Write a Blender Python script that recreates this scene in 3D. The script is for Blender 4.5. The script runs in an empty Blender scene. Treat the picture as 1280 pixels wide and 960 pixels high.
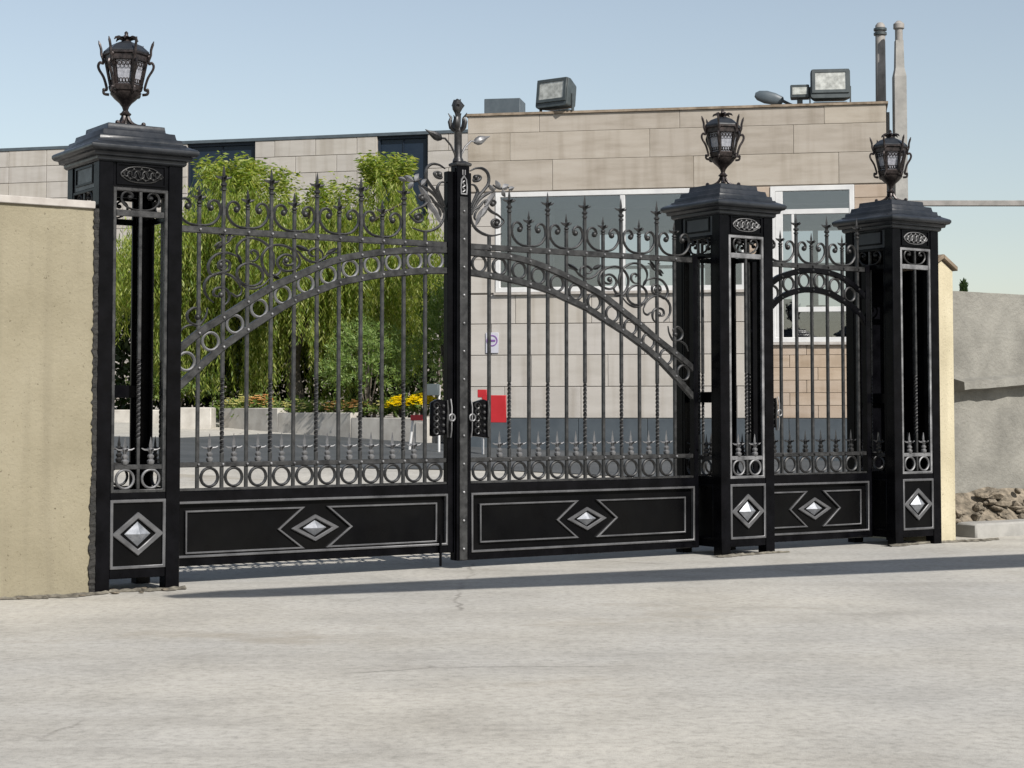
import bpy, bmesh, math, random
import numpy as np
from mathutils import Vector, Matrix
R = math.radians
random.seed(7); rng = np.random.default_rng(11)
sc = bpy.context.scene
COL = sc.collection

# ------------------------------------------------------------------ camera, sky, sun, exposure
cam_d = bpy.data.cameras.new('camera'); cam = bpy.data.objects.new('camera', cam_d); COL.objects.link(cam)
cam.location = (0, 0, 1.3463); cam.rotation_euler = (math.pi/2 + .0487, 0, 0)
cam_d.sensor_width = 36; cam_d.lens = 2223/1280*36
cam_d.shift_x = 3/1280; cam_d.shift_y = -73/1280
cam_d.clip_end = 3000; sc.camera = cam
SUN_AZ = R(-52)            # direction towards the sun, counter-clockwise from +X
SUN_EL = R(40)
w = bpy.data.worlds.new('World'); sc.world = w; w.use_nodes = True
nt = w.node_tree; bg = nt.nodes['Background']
sky = nt.nodes.new('ShaderNodeTexSky'); sky.sky_type = 'NISHITA'; sky.sun_disc = False
sky.sun_elevation = SUN_EL; sky.sun_rotation = math.pi/2 - SUN_AZ
sky.air_density = 1.15; sky.dust_density = .85; sky.ozone_density = .75; sky.altitude = 0
hz = nt.nodes.new('ShaderNodeHueSaturation'); hz.inputs['Saturation'].default_value = .70   # hazy, milky daylight
nt.links.new(sky.outputs[0], hz.inputs['Color']); nt.links.new(hz.outputs[0], bg.inputs[0]); bg.inputs[1].default_value = .077
sd = bpy.data.lights.new('sun', 'SUN'); sun = bpy.data.objects.new('sun', sd); COL.objects.link(sun)
sd.energy = 4.3; sd.angle = R(.5); sd.color = (1, .96, .9)
to_sun = Vector((math.cos(SUN_AZ)*math.cos(SUN_EL), math.sin(SUN_AZ)*math.cos(SUN_EL), math.sin(SUN_EL)))
sun.rotation_euler = to_sun.to_track_quat('Z', 'Y').to_euler()
sc.view_settings.view_transform = 'Standard'; sc.view_settings.look = 'None'
sc.view_settings.exposure = .68; sc.view_settings.gamma = 1
sc.cycles.max_bounces = 6; sc.cycles.transparent_max_bounces = 12

# ------------------------------------------------------------------ frames of reference
TH = .5958                                        # heading of the gate line
OX, OY = -3.0795, 13.2776                         # front left corner of the first pillar
EX, EY = math.cos(TH), math.sin(TH)
NX, NY = -EY, EX
def G(lx, ly, z=0): return Vector((OX + EX*lx + NX*ly, OY + EY*lx + NY*ly, z))
def ground_z(x, y):
    ly = (x-OX)*NX + (y-OY)*NY
    return .05*(min(max(ly, 1.0), 40.) - 1.0)

# ------------------------------------------------------------------ materials
MATS = {}
def newmat(name):
    m = bpy.data.materials.new(name); m.use_nodes = True
    MATS[name] = m
    return m, m.node_tree, m.node_tree.nodes['Principled BSDF']
def N(t, typ, **kw):
    n = t.nodes.new(typ)
    for k, v in kw.items(): setattr(n, k, v)
    return n
def noise(t, scale, detail=6, rough=.6, coord='Object'):
    tc = N(t, 'ShaderNodeTexCoord'); nz = N(t, 'ShaderNodeTexNoise')
    nz.inputs['Scale'].default_value = scale; nz.inputs['Detail'].default_value = detail
    nz.inputs['Roughness'].default_value = rough
    t.links.new(tc.outputs[coord], nz.inputs['Vector'])
    return nz
def ramp(t, src, stops):
    r = N(t, 'ShaderNodeValToRGB')
    e = r.color_ramp.elements
    while len(e) < len(stops): e.new(.5)
    for el, (p, c) in zip(e, stops):
        el.position = p; el.color = (c[0], c[1], c[2], 1) if hasattr(c, '__len__') else (c, c, c, 1)
    t.links.new(src, r.inputs[0]); return r
def bump(t, b, src, strength, dist=.01):
    bn = N(t, 'ShaderNodeBump'); bn.inputs['Strength'].default_value = strength; bn.inputs['Distance'].default_value = dist
    t.links.new(src, bn.inputs['Height']); t.links.new(bn.outputs[0], b.inputs['Normal']); return bn
def mixc(t, fac, a, b, mode='MIX'):
    m = N(t, 'ShaderNodeMix', data_type='RGBA', blend_type=mode)
    if hasattr(fac, 'links'): t.links.new(fac, m.inputs[0])
    else: m.inputs[0].default_value = fac
    for i, c in ((6, a), (7, b)):
        if hasattr(c, 'links'): t.links.new(c, m.inputs[i])
        else: m.inputs[i].default_value = (*c, 1)
    return m.outputs[2]
def simple(name, c1, c2, scale, rough, metal=0, bstr=.2, bscale=None, spec=.5, coat=0, lo=.35, hi=.65, bdist=.004, r2=None):
    m, t, b = newmat(name)
    nz = noise(t, scale); r = ramp(t, nz.outputs[0], [(lo, c1), (hi, c2)])
    t.links.new(r.outputs[0], b.inputs['Base Color'])
    if r2 is None: b.inputs['Roughness'].default_value = rough
    else:
        rr = ramp(t, noise(t, scale*2.3).outputs[0], [(.3, rough), (.7, r2)]); t.links.new(rr.outputs[0], b.inputs['Roughness'])
    b.inputs['Metallic'].default_value = metal
    b.inputs['Specular IOR Level'].default_value = spec; b.inputs['Coat Weight'].default_value = coat
    b.inputs['Coat Roughness'].default_value = .077
    if bstr: bump(t, b, noise(t, bscale or scale*4).outputs[0], bstr, bdist)
    return m
BLACK = simple('black_gloss_paint', (.0014, .0014, .0019), (.0036, .0036, .0046), 6, .16, bstr=.08, bscale=30, spec=.07, r2=.3)
CAPM = simple('cap_dark_paint', (.009, .011, .014), (.022, .024, .028), 7, .26, bstr=.12, bscale=25, spec=.35, r2=.42)
IRON = simple('patinated_iron', (0.0099, 0.0099, 0.0105), (0.0527, 0.0527, 0.0527), 13, .34, metal=.35, bstr=.3, bscale=110, r2=.55, lo=.36, hi=.75)
SILV = simple('silver_brushed_iron', (.06, .06, .062), (.24, .24, .245), 7, .46, metal=.5, bstr=.15, bscale=90, r2=.6, lo=.3, hi=.7)
BEAD = simple('bead_edge_grey', (0.0400, 0.0400, 0.0432), (0.1200, 0.1200, 0.1240), 6, .42, metal=.35, bstr=.12, bscale=60, lo=.25, hi=.75)
BOSS = simple('boss_silver', (.13, .14, .155), (.30, .31, .335), 14, .5, metal=.45, bstr=.12, bscale=60, lo=.3, hi=.7)
BRONZ = simple('lantern_bronze', (0.0074, 0.0062, 0.0062), (0.0465, 0.0360, 0.0347), 30, .3, metal=.5, bstr=.3, bscale=100, r2=.5)
PLATE = simple('panel_sheet_steel', (.0014, .0014, .0018), (.0046, .0045, .0043), 1.6, .18, bstr=.22, bscale=3.5, spec=.08, r2=.5, lo=.4, hi=.85)
WHITE = simple('white_frame_paint', (0.4512, 0.4512, 0.4512), (0.5339, 0.5339, 0.5263), 4, .4, bstr=.05)
GREYM = simple('roof_box_paint', (.045, .06, .072), (.065, .082, .095), 5, .5, bstr=.1)
LAMPB = simple('floodlight_casting', (.03, .038, .04), (.05, .06, .062), 8, .45, bstr=.1)
RED = simple('red_board_paint', (0.3000, 0.0072, 0.0108), (0.3600, 0.0120, 0.0180), 5, .45, bstr=.05)
SIGNW = simple('sign_white', (.36, .36, .41), (.42, .42, .46), 5, .5, bstr=.03)
SIGNP = simple('sign_purple', (.12, .05, .2), (.2, .08, .28), 5, .5, bstr=.03)
DARKW = simple('dark_interior_grey', (.05, .065, .07), (.07, .085, .09), 3, .7, bstr=.05)
INNER = simple('interior_wall_paint', (.42, .45, .45), (.5, .52, .52), 2, .8, bstr=.05)
CONC = simple('cast_concrete', (0.180, 0.176, 0.165), (0.270, 0.262, 0.244), 3.2, .85, bstr=.4, bscale=22, bdist=.01)
PLANT = simple('planter_concrete', (.30, .28, .25), (.42, .40, .365), 3, .85, bstr=.35, bscale=22, bdist=.008)
DIRT = simple('road_dirt', (.05, .044, .034), (.16, .145, .115), 14, .95, bstr=.8, bscale=60, bdist=.01)
GREYW = simple('grey_render', (.13, .125, .11), (.20, .193, .17), 2.4, .9, bstr=.8, bscale=22, bdist=.02)
POLE = simple('weathered_pole', (0.140, 0.133, 0.122), (0.231, 0.217, 0.203), 5, .7, bstr=.3, bscale=30)
ROCK = simple('rubble_rock', (0.0540, 0.0450, 0.0315), (0.2160, 0.1800, 0.1350), 11, .95, bstr=.8, bscale=30, bdist=.02)
SOIL = simple('dark_soil', (.03, .022, .014), (.07, .05, .032), 9, .95, bstr=.6, bscale=40, bdist=.02)
TAR = simple('tar_joint', (.006, .006, .006), (.025, .023, .02), 20, .85, bstr=.9, bscale=45, bdist=.02)
BARK = simple('willow_bark', (.05, .04, .03), (.16, .135, .11), 7, .9, bstr=.8, bscale=26, bdist=.03)
COPE = simple('wall_coping_stone', (0.270, 0.247, 0.225), (0.352, 0.330, 0.304), 7, .85, bstr=.4, bscale=24)
BROWN = simple('roof_edge_strip', (.12, .09, .06), (.24, .19, .14), 6, .8, bstr=.3)
BLUEG = simple('blue_grey_stone', (0.033, 0.043, 0.053), (0.051, 0.063, 0.073), 2.2, .6, bstr=.2, bscale=16)

def plaster(name, k):
    m, t, b = newmat(name)
    n1 = noise(t, 1.3, 8); n2 = noise(t, 34, 7, .75); n3 = noise(t, 7, 5, .7)
    q = lambda *c: tuple(v*k for v in c)
    base = ramp(t, n1.outputs[0], [(.28, q(.235, .207, .142)), (.5, q(.29, .258, .182)), (.72, q(.325, .292, .212))])
    tc = N(t, 'ShaderNodeTexCoord'); mp = N(t, 'ShaderNodeMapping'); mp.inputs['Scale'].default_value = (5., 5., .35)
    t.links.new(tc.outputs['Object'], mp.inputs[0])
    dn = N(t, 'ShaderNodeTexNoise'); dn.inputs['Scale'].default_value = 1.4; dn.inputs['Detail'].default_value = 7; t.links.new(mp.outputs[0], dn.inputs['Vector'])
    dr = ramp(t, dn.outputs[0], [(.50, 0.), (.72, .42)])
    c = mixc(t, dr.outputs[0], base.outputs[0], q(.20, .175, .125))
    pits = ramp(t, n2.outputs[0], [(.335, .0), (.40, 1.)])
    c = mixc(t, pits.outputs[0], q(.10, .082, .055), c)
    st = ramp(t, n3.outputs[0], [(.285, 0.), (.325, 1.)])
    c = mixc(t, st.outputs[0], q(.11, .09, .06), c)
    t.links.new(c, b.inputs['Base Color']); b.inputs['Roughness'].default_value = .92
    b.inputs['Specular IOR Level'].default_value = .2
    mixn = mixc(t, .4, n2.outputs['Color'], n3.outputs['Color'])
    bump(t, b, mixn, .8, .022)
    return m
CREAM = plaster('cream_plaster', .76); CREAM_LIT = plaster('lit_pier_plaster', 1.4)  # same plaster twice: the pier's copy is lightened to look sunlit
def stone(name, a, c, d, vary):
    m, t, b = newmat(name)
    tc = N(t, 'ShaderNodeTexCoord'); mp = N(t, 'ShaderNodeMapping'); mp.inputs['Scale'].default_value = (.6, 1.2, 3.2)
    oi = N(t, 'ShaderNodeObjectInfo')
    vm = N(t, 'ShaderNodeVectorMath', operation='SCALE'); cb = N(t, 'ShaderNodeCombineXYZ')
    for i in range(3): t.links.new(oi.outputs['Random'], cb.inputs[i])
    t.links.new(cb.outputs[0], vm.inputs[0]); vm.inputs['Scale'].default_value = 37
    va = N(t, 'ShaderNodeVectorMath', operation='ADD')
    t.links.new(tc.outputs['Object'], va.inputs[0]); t.links.new(vm.outputs[0], va.inputs[1])
    t.links.new(va.outputs[0], mp.inputs[0])
    nz = N(t, 'ShaderNodeTexNoise'); nz.inputs['Scale'].default_value = 1.7; nz.inputs['Detail'].default_value = 9; nz.inputs['Roughness'].default_value = .62
    t.links.new(mp.outputs[0], nz.inputs['Vector'])
    r = ramp(t, nz.outputs[0], [(.28, a), (.5, c), (.72, d)])
    tint = ramp(t, oi.outputs['Random'], [(0, tuple(1-vary*k for k in (1, 1, .9))), (.5, (1, 1, 1)), (1, tuple(1+vary*k for k in (.3, .1, -.5)))])
    cc = mixc(t, 1., r.outputs[0], tint.outputs[0], 'MULTIPLY')
    mp2 = N(t, 'ShaderNodeMapping'); mp2.inputs['Scale'].default_value = (3.2, 3.2, .22); t.links.new(va.outputs[0], mp2.inputs[0])
    ns = N(t, 'ShaderNodeTexNoise'); ns.inputs['Scale'].default_value = 1.5; ns.inputs['Detail'].default_value = 7; t.links.new(mp2.outputs[0], ns.inputs['Vector'])
    sr = ramp(t, ns.outputs[0], [(.48, (1, 1, 1)), (.75, (.80, .78, .75))]); cc = mixc(t, 1., cc, sr.outputs[0], 'MULTIPLY')
    t.links.new(cc, b.inputs['Base Color']); b.inputs['Roughness'].default_value = .75; b.inputs['Specular IOR Level'].default_value = .3
    n2 = noise(t, 40); bump(t, b, n2.outputs[0], .25, .006)
    return m
STONE = stone('travertine_cladding', (0.2458, 0.2150, 0.1766), (0.3072, 0.2739, 0.2330), (0.3443, 0.3110, 0.2701), .07)
STONEW = stone('warm_stone_cladding', (0.2800, 0.2150, 0.1562), (0.3463, 0.2762, 0.2150), (0.3875, 0.3213, 0.2600), .10)
TILE = stone('pale_tile_cladding', (0.3200, 0.2984, 0.2718), (0.3543, 0.3327, 0.3061), (0.3861, 0.3632, 0.3378), .04)
JOINT = simple('mortar_joint', (0.2231, 0.1969, 0.1706), (0.3150, 0.2812, 0.2494), 6, .9, bstr=.2)

def ground_mat():
    m, t, b = newmat('worn_concrete_paving')
    tc = N(t, 'ShaderNodeTexCoord')
    big = noise(t, .22, 5, .55); mid = noise(t, 1.1, 9, .66); grain = noise(t, 17, 6, .75); fine = noise(t, 95, 3, .7)
    base = ramp(t, mid.outputs[0], [(.25, (.275, .262, .238)), (.5, (.355, .342, .315)), (.75, (.405, .39, .362))])
    tone = ramp(t, big.outputs[0], [(.3, (.84, .85, .87)), (.7, (1.05, 1.02, .96))])
    c = mixc(t, 1., base.outputs[0], tone.outputs[0], 'MULTIPLY')
    gr = ramp(t, grain.outputs[0], [(.25, (.62, .62, .61)), (.5, (1, 1, 1)), (.75, (1.2, 1.2, 1.19))])
    c = mixc(t, 1., c, gr.outputs[0], 'MULTIPLY')
    def streak(rot, sx, sy, scale, lo, hi, amt, col, c):
        mp = N(t, 'ShaderNodeMapping'); mp.inputs['Scale'].default_value = (sx, sy, 1); mp.inputs['Rotation'].default_value = (0, 0, rot)
        t.links.new(tc.outputs['Object'], mp.inputs[0])
        sn = N(t, 'ShaderNodeTexNoise'); sn.inputs['Scale'].default_value = scale; sn.inputs['Detail'].default_value = 7; sn.inputs['Roughness'].default_value = .62
        t.links.new(mp.outputs[0], sn.inputs['Vector'])
        sr = ramp(t, sn.outputs[0], [(lo, 0.), (hi, amt)])
        return mixc(t, sr.outputs[0], c, col)
    c = streak(-.42, .16, 1.9, 1.0, .52, .74, .36, (.19, .178, .158), c)      # tyre tracks along the road
    c = streak(-.30, .5, 4.5, 1.3, .58, .76, .2, (.17, .165, .15), c)
    c = streak(1.0, .7, 1.1, .8, .60, .70, .40, (.20, .17, .125), c)           # dried mud
    oil = ramp(t, noise(t, .9, 3, .5).outputs[0], [(.70, 0.), (.76, .5)]); c = mixc(t, oil.outputs[0], c, (.12, .115, .105))
    vo = N(t, 'ShaderNodeTexVoronoi', feature='DISTANCE_TO_EDGE'); vo.inputs['Scale'].default_value = .23
    wn = noise(t, 1.6, 8, .7); wmx = N(t, 'ShaderNodeMix', data_type='RGBA'); wmx.inputs[0].default_value = .22
    t.links.new(tc.outputs['Object'], wmx.inputs[6]); t.links.new(wn.outputs['Color'], wmx.inputs[7])
    t.links.new(wmx.outputs[2], vo.inputs['Vector'])
    cr = ramp(t, vo.outputs['Distance'], [(.0, .6), (.0025, 0.)])
    gate = ramp(t, noise(t, .5, 3).outputs[0], [(.5, 0.), (.58, 1.)])
    cm = N(t, 'ShaderNodeMath', operation='MULTIPLY'); t.links.new(cr.outputs[0], cm.inputs[0]); t.links.new(gate.outputs[0], cm.inputs[1])
    c = mixc(t, cm.outputs[0], c, (.09, .08, .07))
    sp = ramp(t, fine.outputs[0], [(.30, .55), (.40, 0.)]); c = mixc(t, sp.outputs[0], c, (.13, .12, .10))
    sp2 = ramp(t, fine.outputs[0], [(.62, 0.), (.70, .5)]); c = mixc(t, sp2.outputs[0], c, (.5, .49, .46))
    t.links.new(c, b.inputs['Base Color']); b.inputs['Roughness'].default_value = .88; b.inputs['Specular IOR Level'].default_value = .25
    bump(t, b, mixc(t, .5, fine.outputs['Color'], grain.outputs['Color']), .5, .012)
    return m
GROUND = ground_mat()
ASPH = simple('yard_asphalt', (.04, .044, .047), (.062, .066, .07), 1.1, .8, bstr=.4, bscale=45, spec=.3)
def glass(name, tint, refl, rough=.01):
    m, t, b = newmat(name)
    t.nodes.remove(b)
    out = [n for n in t.nodes if n.type == 'OUTPUT_MATERIAL'][0]
    tr = N(t, 'ShaderNodeBsdfTransparent'); tr.inputs[0].default_value = (*tint, 1)
    gl = N(t, 'ShaderNodeBsdfGlossy'); gl.inputs['Roughness'].default_value = rough
    fr = N(t, 'ShaderNodeFresnel'); fr.inputs[0].default_value = 1.5
    mm = N(t, 'ShaderNodeMath', operation='MULTIPLY_ADD'); t.links.new(fr.outputs[0], mm.inputs[0]); mm.inputs[1].default_value = 1.; mm.inputs[2].default_value = refl
    mx = N(t, 'ShaderNodeMixShader'); t.links.new(mm.outputs[0], mx.inputs[0]); t.links.new(tr.outputs[0], mx.inputs[1]); t.links.new(gl.outputs[0], mx.inputs[2])
    t.links.new(mx.outputs[0], out.inputs[0])
    return m
GLASS = glass('window_glass', (.72, .74, .76), .15)
GLASSD = simple('dark_facade_glass', (.009, .016, .028), (.014, .022, .036), 2, .14, bstr=0, spec=.25)
DARKF = simple('dark_window_frame', (.010, .016, .026), (.016, .023, .034), 3, .5, bstr=.05, spec=.2)
def frosted():
    m, t, b = newmat('frosted_lamp_glass')
    nz = noise(t, 40); r = ramp(t, nz.outputs[0], [(.3, (.26, .27, .31)), (.7, (.46, .47, .52))])
    t.links.new(r.outputs[0], b.inputs['Base Color']); b.inputs['Roughness'].default_value = .25
    b.inputs['Transmission Weight'].default_value = .35
    bump(t, b, nz.outputs[0], .4, .004)
    return m
FROST = frosted()
FGLASS = simple('floodlight_lens', (.30, .30, .27), (.55, .55, .5), 9, .1, metal=.3, bstr=.3, bscale=20)
def leafmat(name, cols, trans=.5):
    m, t, b = newmat(name); t.nodes.remove(b)
    out = [n for n in t.nodes if n.type == 'OUTPUT_MATERIAL'][0]
    geo = N(t, 'ShaderNodeNewGeometry')
    r = ramp(t, geo.outputs['Random Per Island'], [(i/(len(cols)-1), c) for i, c in enumerate(cols)])
    df = N(t, 'ShaderNodeBsdfDiffuse'); tl = N(t, 'ShaderNodeBsdfTranslucent'); gl = N(t, 'ShaderNodeBsdfGlossy'); gl.inputs['Roughness'].default_value = .45
    t.links.new(r.outputs[0], df.inputs[0])
    br = mixc(t, 1., r.outputs[0], (2.4, 2.2, 1.2), 'MULTIPLY'); t.links.new(br, tl.inputs[0])
    m1 = N(t, 'ShaderNodeMixShader'); m1.inputs[0].default_value = trans
    t.links.new(df.outputs[0], m1.inputs[1]); t.links.new(tl.outputs[0], m1.inputs[2])
    m2 = N(t, 'ShaderNodeMixShader'); m2.inputs[0].default_value = .018
    t.links.new(m1.outputs[0], m2.inputs[1]); t.links.new(gl.outputs[0], m2.inputs[2])
    t.links.new(m2.outputs[0], out.inputs[0])
    return m
WILLOW = leafmat('willow_leaf', [(.075, .125, .016), (.125, .18, .026), (.20, .24, .045), (.29, .31, .11)], .45)
HEDGEL = leafmat('hedge_shade_leaf', [(.012, .022, .006), (.022, .036, .01), (.034, .05, .014)], .15)  # leaf colour kept dark to stand for the shaded inside of the willow
SHRUBL = leafmat('shrub_leaf', [(0.0840, 0.1400, 0.0350), (0.1400, 0.2100, 0.0560), (0.2240, 0.2800, 0.1120)], .35)
BEDL = leafmat('bed_leaf', [(.05, .09, .02), (.09, .14, .03), (.14, .18, .06)], .35)
CYPL = leafmat('cypress_leaf', [(.02, .04, .012), (.035, .06, .02)], .15)
YEL = leafmat('yellow_petal', [(.62, .54, .015), (.74, .66, .04)], .3)
PNK = leafmat('peach_petal', [(.55, .33, .2), (.65, .5, .36)], .3)
CRM = leafmat('cream_petal', [(.5, .5, .3), (.6, .6, .42)], .3)

# ------------------------------------------------------------------ mesh building
def sm(pts, k=5, closed=False):
    """Catmull-Rom through the points."""
    P = [np.array(p, float) for p in pts]; n = len(P); out = []
    rngi = range(n if closed else n-1)
    for i in rngi:
        g = (lambda j: P[j % n]) if closed else (lambda j: P[min(max(j, 0), n-1)])
        p0, p1, p2, p3 = g(i-1), g(i), g(i+1), g(i+2)
        for s in range(k):
            u = s/k
            out.append(.5*((2*p1)+(-p0+p2)*u+(2*p0-5*p1+4*p2-p3)*u*u+(-p0+3*p1-3*p2+p3)*u**3))
    if not closed: out.append(P[-1])
    return out
class MB:
    def __init__(s): s.v = []; s.f = []
    def add(s, vs, fs):
        o = len(s.v); s.v += [tuple(float(c) for c in v) for v in vs]; s.f += [tuple(i+o for i in f) for f in fs]; return s
    def box(s, x0, x1, y0, y1, z0, z1):
        return s.add([(x, y, z) for z in (z0, z1) for y in (y0, y1) for x in (x0, x1)],
                     [(0, 2, 3, 1), (4, 5, 7, 6), (0, 1, 5, 4), (2, 6, 7, 3), (0, 4, 6, 2), (1, 3, 7, 5)])
    def loft(s, rings, closed=True, caps=True):
        n = len(rings[0]); vs = [p for r in rings for p in r]; fs = []
        m = len(rings)
        for i in range(m-1):
            for j in range(n):
                k = (j+1) % n
                fs.append((i*n+j, i*n+k, (i+1)*n+k, (i+1)*n+j))
        if caps: fs += [tuple(range(n-1, -1, -1)), tuple((m-1)*n+j for j in range(n))]
        return s.add(vs, fs)
    def lathe(s, prof, n=12, c=(0, 0, 0), phase=0., squash=(1, 1)):
        rings = [[(c[0]+r*squash[0]*math.cos(phase+2*math.pi*j/n), c[1]+r*squash[1]*math.sin(phase+2*math.pi*j/n), c[2]+z) for j in range(n)] for r, z in prof]
        return s.loft(rings)
    def ball(s, c, r, n=8, m=5, sq=1.):
        return s.lathe([(max(r*math.sin(math.pi*i/m), r*.04), -r*sq*math.cos(math.pi*i/m)) for i in range(m+1)], n, c)
    def tube(s, pts, r, n=6, closed=False):
        P = [Vector(p) for p in pts]; m = len(P); rings = []
        rr = r if hasattr(r, '__len__') else [r]*m
        t0 = (P[1]-P[0]).normalized(); u = t0.orthogonal().normalized()
        for i in range(m):
            a = P[i-1] if (i or closed) else P[i]; b = P[(i+1) % m] if (i < m-1 or closed) else P[i]
            t = (b-a).normalized(); u = (u-t*u.dot(t)).normalized(); v = t.cross(u)
            rings.append([P[i]+(u*math.cos(2*math.pi*j/n)+v*math.sin(2*math.pi*j/n))*rr[i] for j in range(n)])
        if closed: rings.append(rings[0])
        return s.loft(rings, caps=not closed)
    def ribbon(s, pts, a, b, n=6, closed=False, y=0., taper=0):
        """bar of oval section bent along a path in the x-z plane: a in the plane, b in depth."""
        P = [np.array(p, float) for p in pts]; m = len(P); rings = []
        for i in range(m):
            p = P[i-1] if (i or closed) else P[i]; q = P[(i+1) % m] if (i < m-1 or closed) else P[i]
            t = q-p; t /= (np.linalg.norm(t) or 1); nn = (-t[1], t[0])
            k = 1.
            if taper and not closed: k = min(1., .45+.55*min(i, m-1-i)/taper)
            rings.append([(P[i][0]+nn[0]*a*k*math.cos(2*math.pi*j/n+math.pi/n), y+b*k*math.sin(2*math.pi*j/n+math.pi/n), P[i][1]+nn[1]*a*k*math.cos(2*math.pi*j/n+math.pi/n)) for j in range(n)])
        if closed: rings.append(rings[0])
        return s.loft(rings, caps=not closed)
    def strip(s, pts, h, y0, y1, closed=False):
        """flat bar of rectangular section (height h) along a path in the x-z plane."""
        P = [np.array(p, float) for p in pts]; m = len(P); rings = []
        for i in range(m):
            p = P[i-1] if (i or closed) else P[i]; q = P[(i+1) % m] if (i < m-1 or closed) else P[i]
            t1 = P[i]-p; t2 = q-P[i]
            l1, l2 = np.linalg.norm(t1), np.linalg.norm(t2)
            t1 = t1/l1 if l1 else t2/l2; t2 = t2/l2 if l2 else t1
            n1 = np.array((-t1[1], t1[0])); n2 = np.array((-t2[1], t2[0])); nn = n1+n2; nn = nn/max(np.dot(nn, nn), 1e-6)*2*1.0
            d = nn*h/2
            A = P[i]+d; B = P[i]-d
            rings.append([(A[0], y0, A[1]), (B[0], y0, B[1]), (B[0], y1, B[1]), (A[0], y1, A[1])])
        if closed: rings.append(rings[0])
        return s.loft(rings, caps=not closed)
    def prism(s, poly, y0, y1):
        n = len(poly)
        return s.add([(x, y0, z) for x, z in poly]+[(x, y1, z) for x, z in poly],
                     [tuple(range(n)), tuple(range(2*n-1, n-1, -1))]+[(i, i+n, (i+1) % n+n, (i+1) % n) for i in range(n)])
    def mesh(s, name, mat, bev=0, smooth=True, seg=1):
        me = bpy.data.meshes.new(name); me.from_pydata(s.v, [], s.f)
        bm = bmesh.new(); bm.from_mesh(me)
        bmesh.ops.remove_doubles(bm, verts=bm.verts, dist=1e-5)
        bmesh.ops.recalc_face_normals(bm, faces=bm.faces)
        if bev:
            ed = [e for e in bm.edges if len(e.link_faces) == 2 and e.calc_face_angle(0) > .6]
            bmesh.ops.bevel(bm, geom=ed, offset=bev, segments=seg, affect='EDGES', clamp_overlap=True)
        bm.to_mesh(me); bm.free()
        if smooth:
            me.polygons.foreach_set('use_smooth', [True]*len(me.polygons)); me.set_sharp_from_angle(angle=R(38))
        me.materials.append(mat)
        return me
    def build(s, name, mat, parent=None, loc=(0, 0, 0), bev=0, smooth=True, seg=1):
        return link(name, s.mesh(name, mat, bev, smooth, seg), parent, loc)
def link(name, me, parent=None, loc=(0, 0, 0), rotz=0):
    o = bpy.data.objects.new(name, me); COL.objects.link(o)
    o.location = loc; o.rotation_euler = (0, 0, rotz)
    if parent is not None: o.parent = parent
    return o
def thing(name, label, cat, loc=(0, 0, 0), rotz=0, group=None):
    o = bpy.data.objects.new(name, None); COL.objects.link(o); o.empty_display_size = .2
    o.location = loc; o.rotation_euler = (0, 0, rotz)
    return tag(o, label, cat, group)
def tag(o, label, cat, group=None):
    o['label'] = label; o['category'] = cat
    if group: o['group'] = group
    return o
def stuff(o): o['kind'] = 'stuff'; return o
def structure(o): o['kind'] = 'structure'; return o
def copy_thing(root, loc, rotz, label):
    def cp(o, par):
        c = o.copy(); COL.objects.link(c)
        if par is not None: c.parent = par
        for ch in o.children: cp(ch, c)
        return c
    r = cp(root, None); r.location = loc; r.rotation_euler = (0, 0, rotz); r['label'] = label
    return r
def leaf_mesh(name, P, D, W, mat):
    n = len(P); v = np.empty((n, 4, 3)); v[:, 0] = P; v[:, 1] = P+.42*D+W; v[:, 2] = P+D; v[:, 3] = P+.42*D-W
    me = bpy.data.meshes.new(name); me.vertices.add(4*n); me.vertices.foreach_set('co', v.ravel())
    me.loops.add(4*n); me.loops.foreach_set('vertex_index', np.arange(4*n, dtype=np.int32))
    me.polygons.add(n); me.polygons.foreach_set('loop_start', np.arange(0, 4*n, 4, dtype=np.int32))
    me.update(calc_edges=True); me.validate(); me.materials.append(mat)
    return me
def unit(a): return a/np.maximum(np.linalg.norm(a, axis=-1, keepdims=True), 1e-9)
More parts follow.
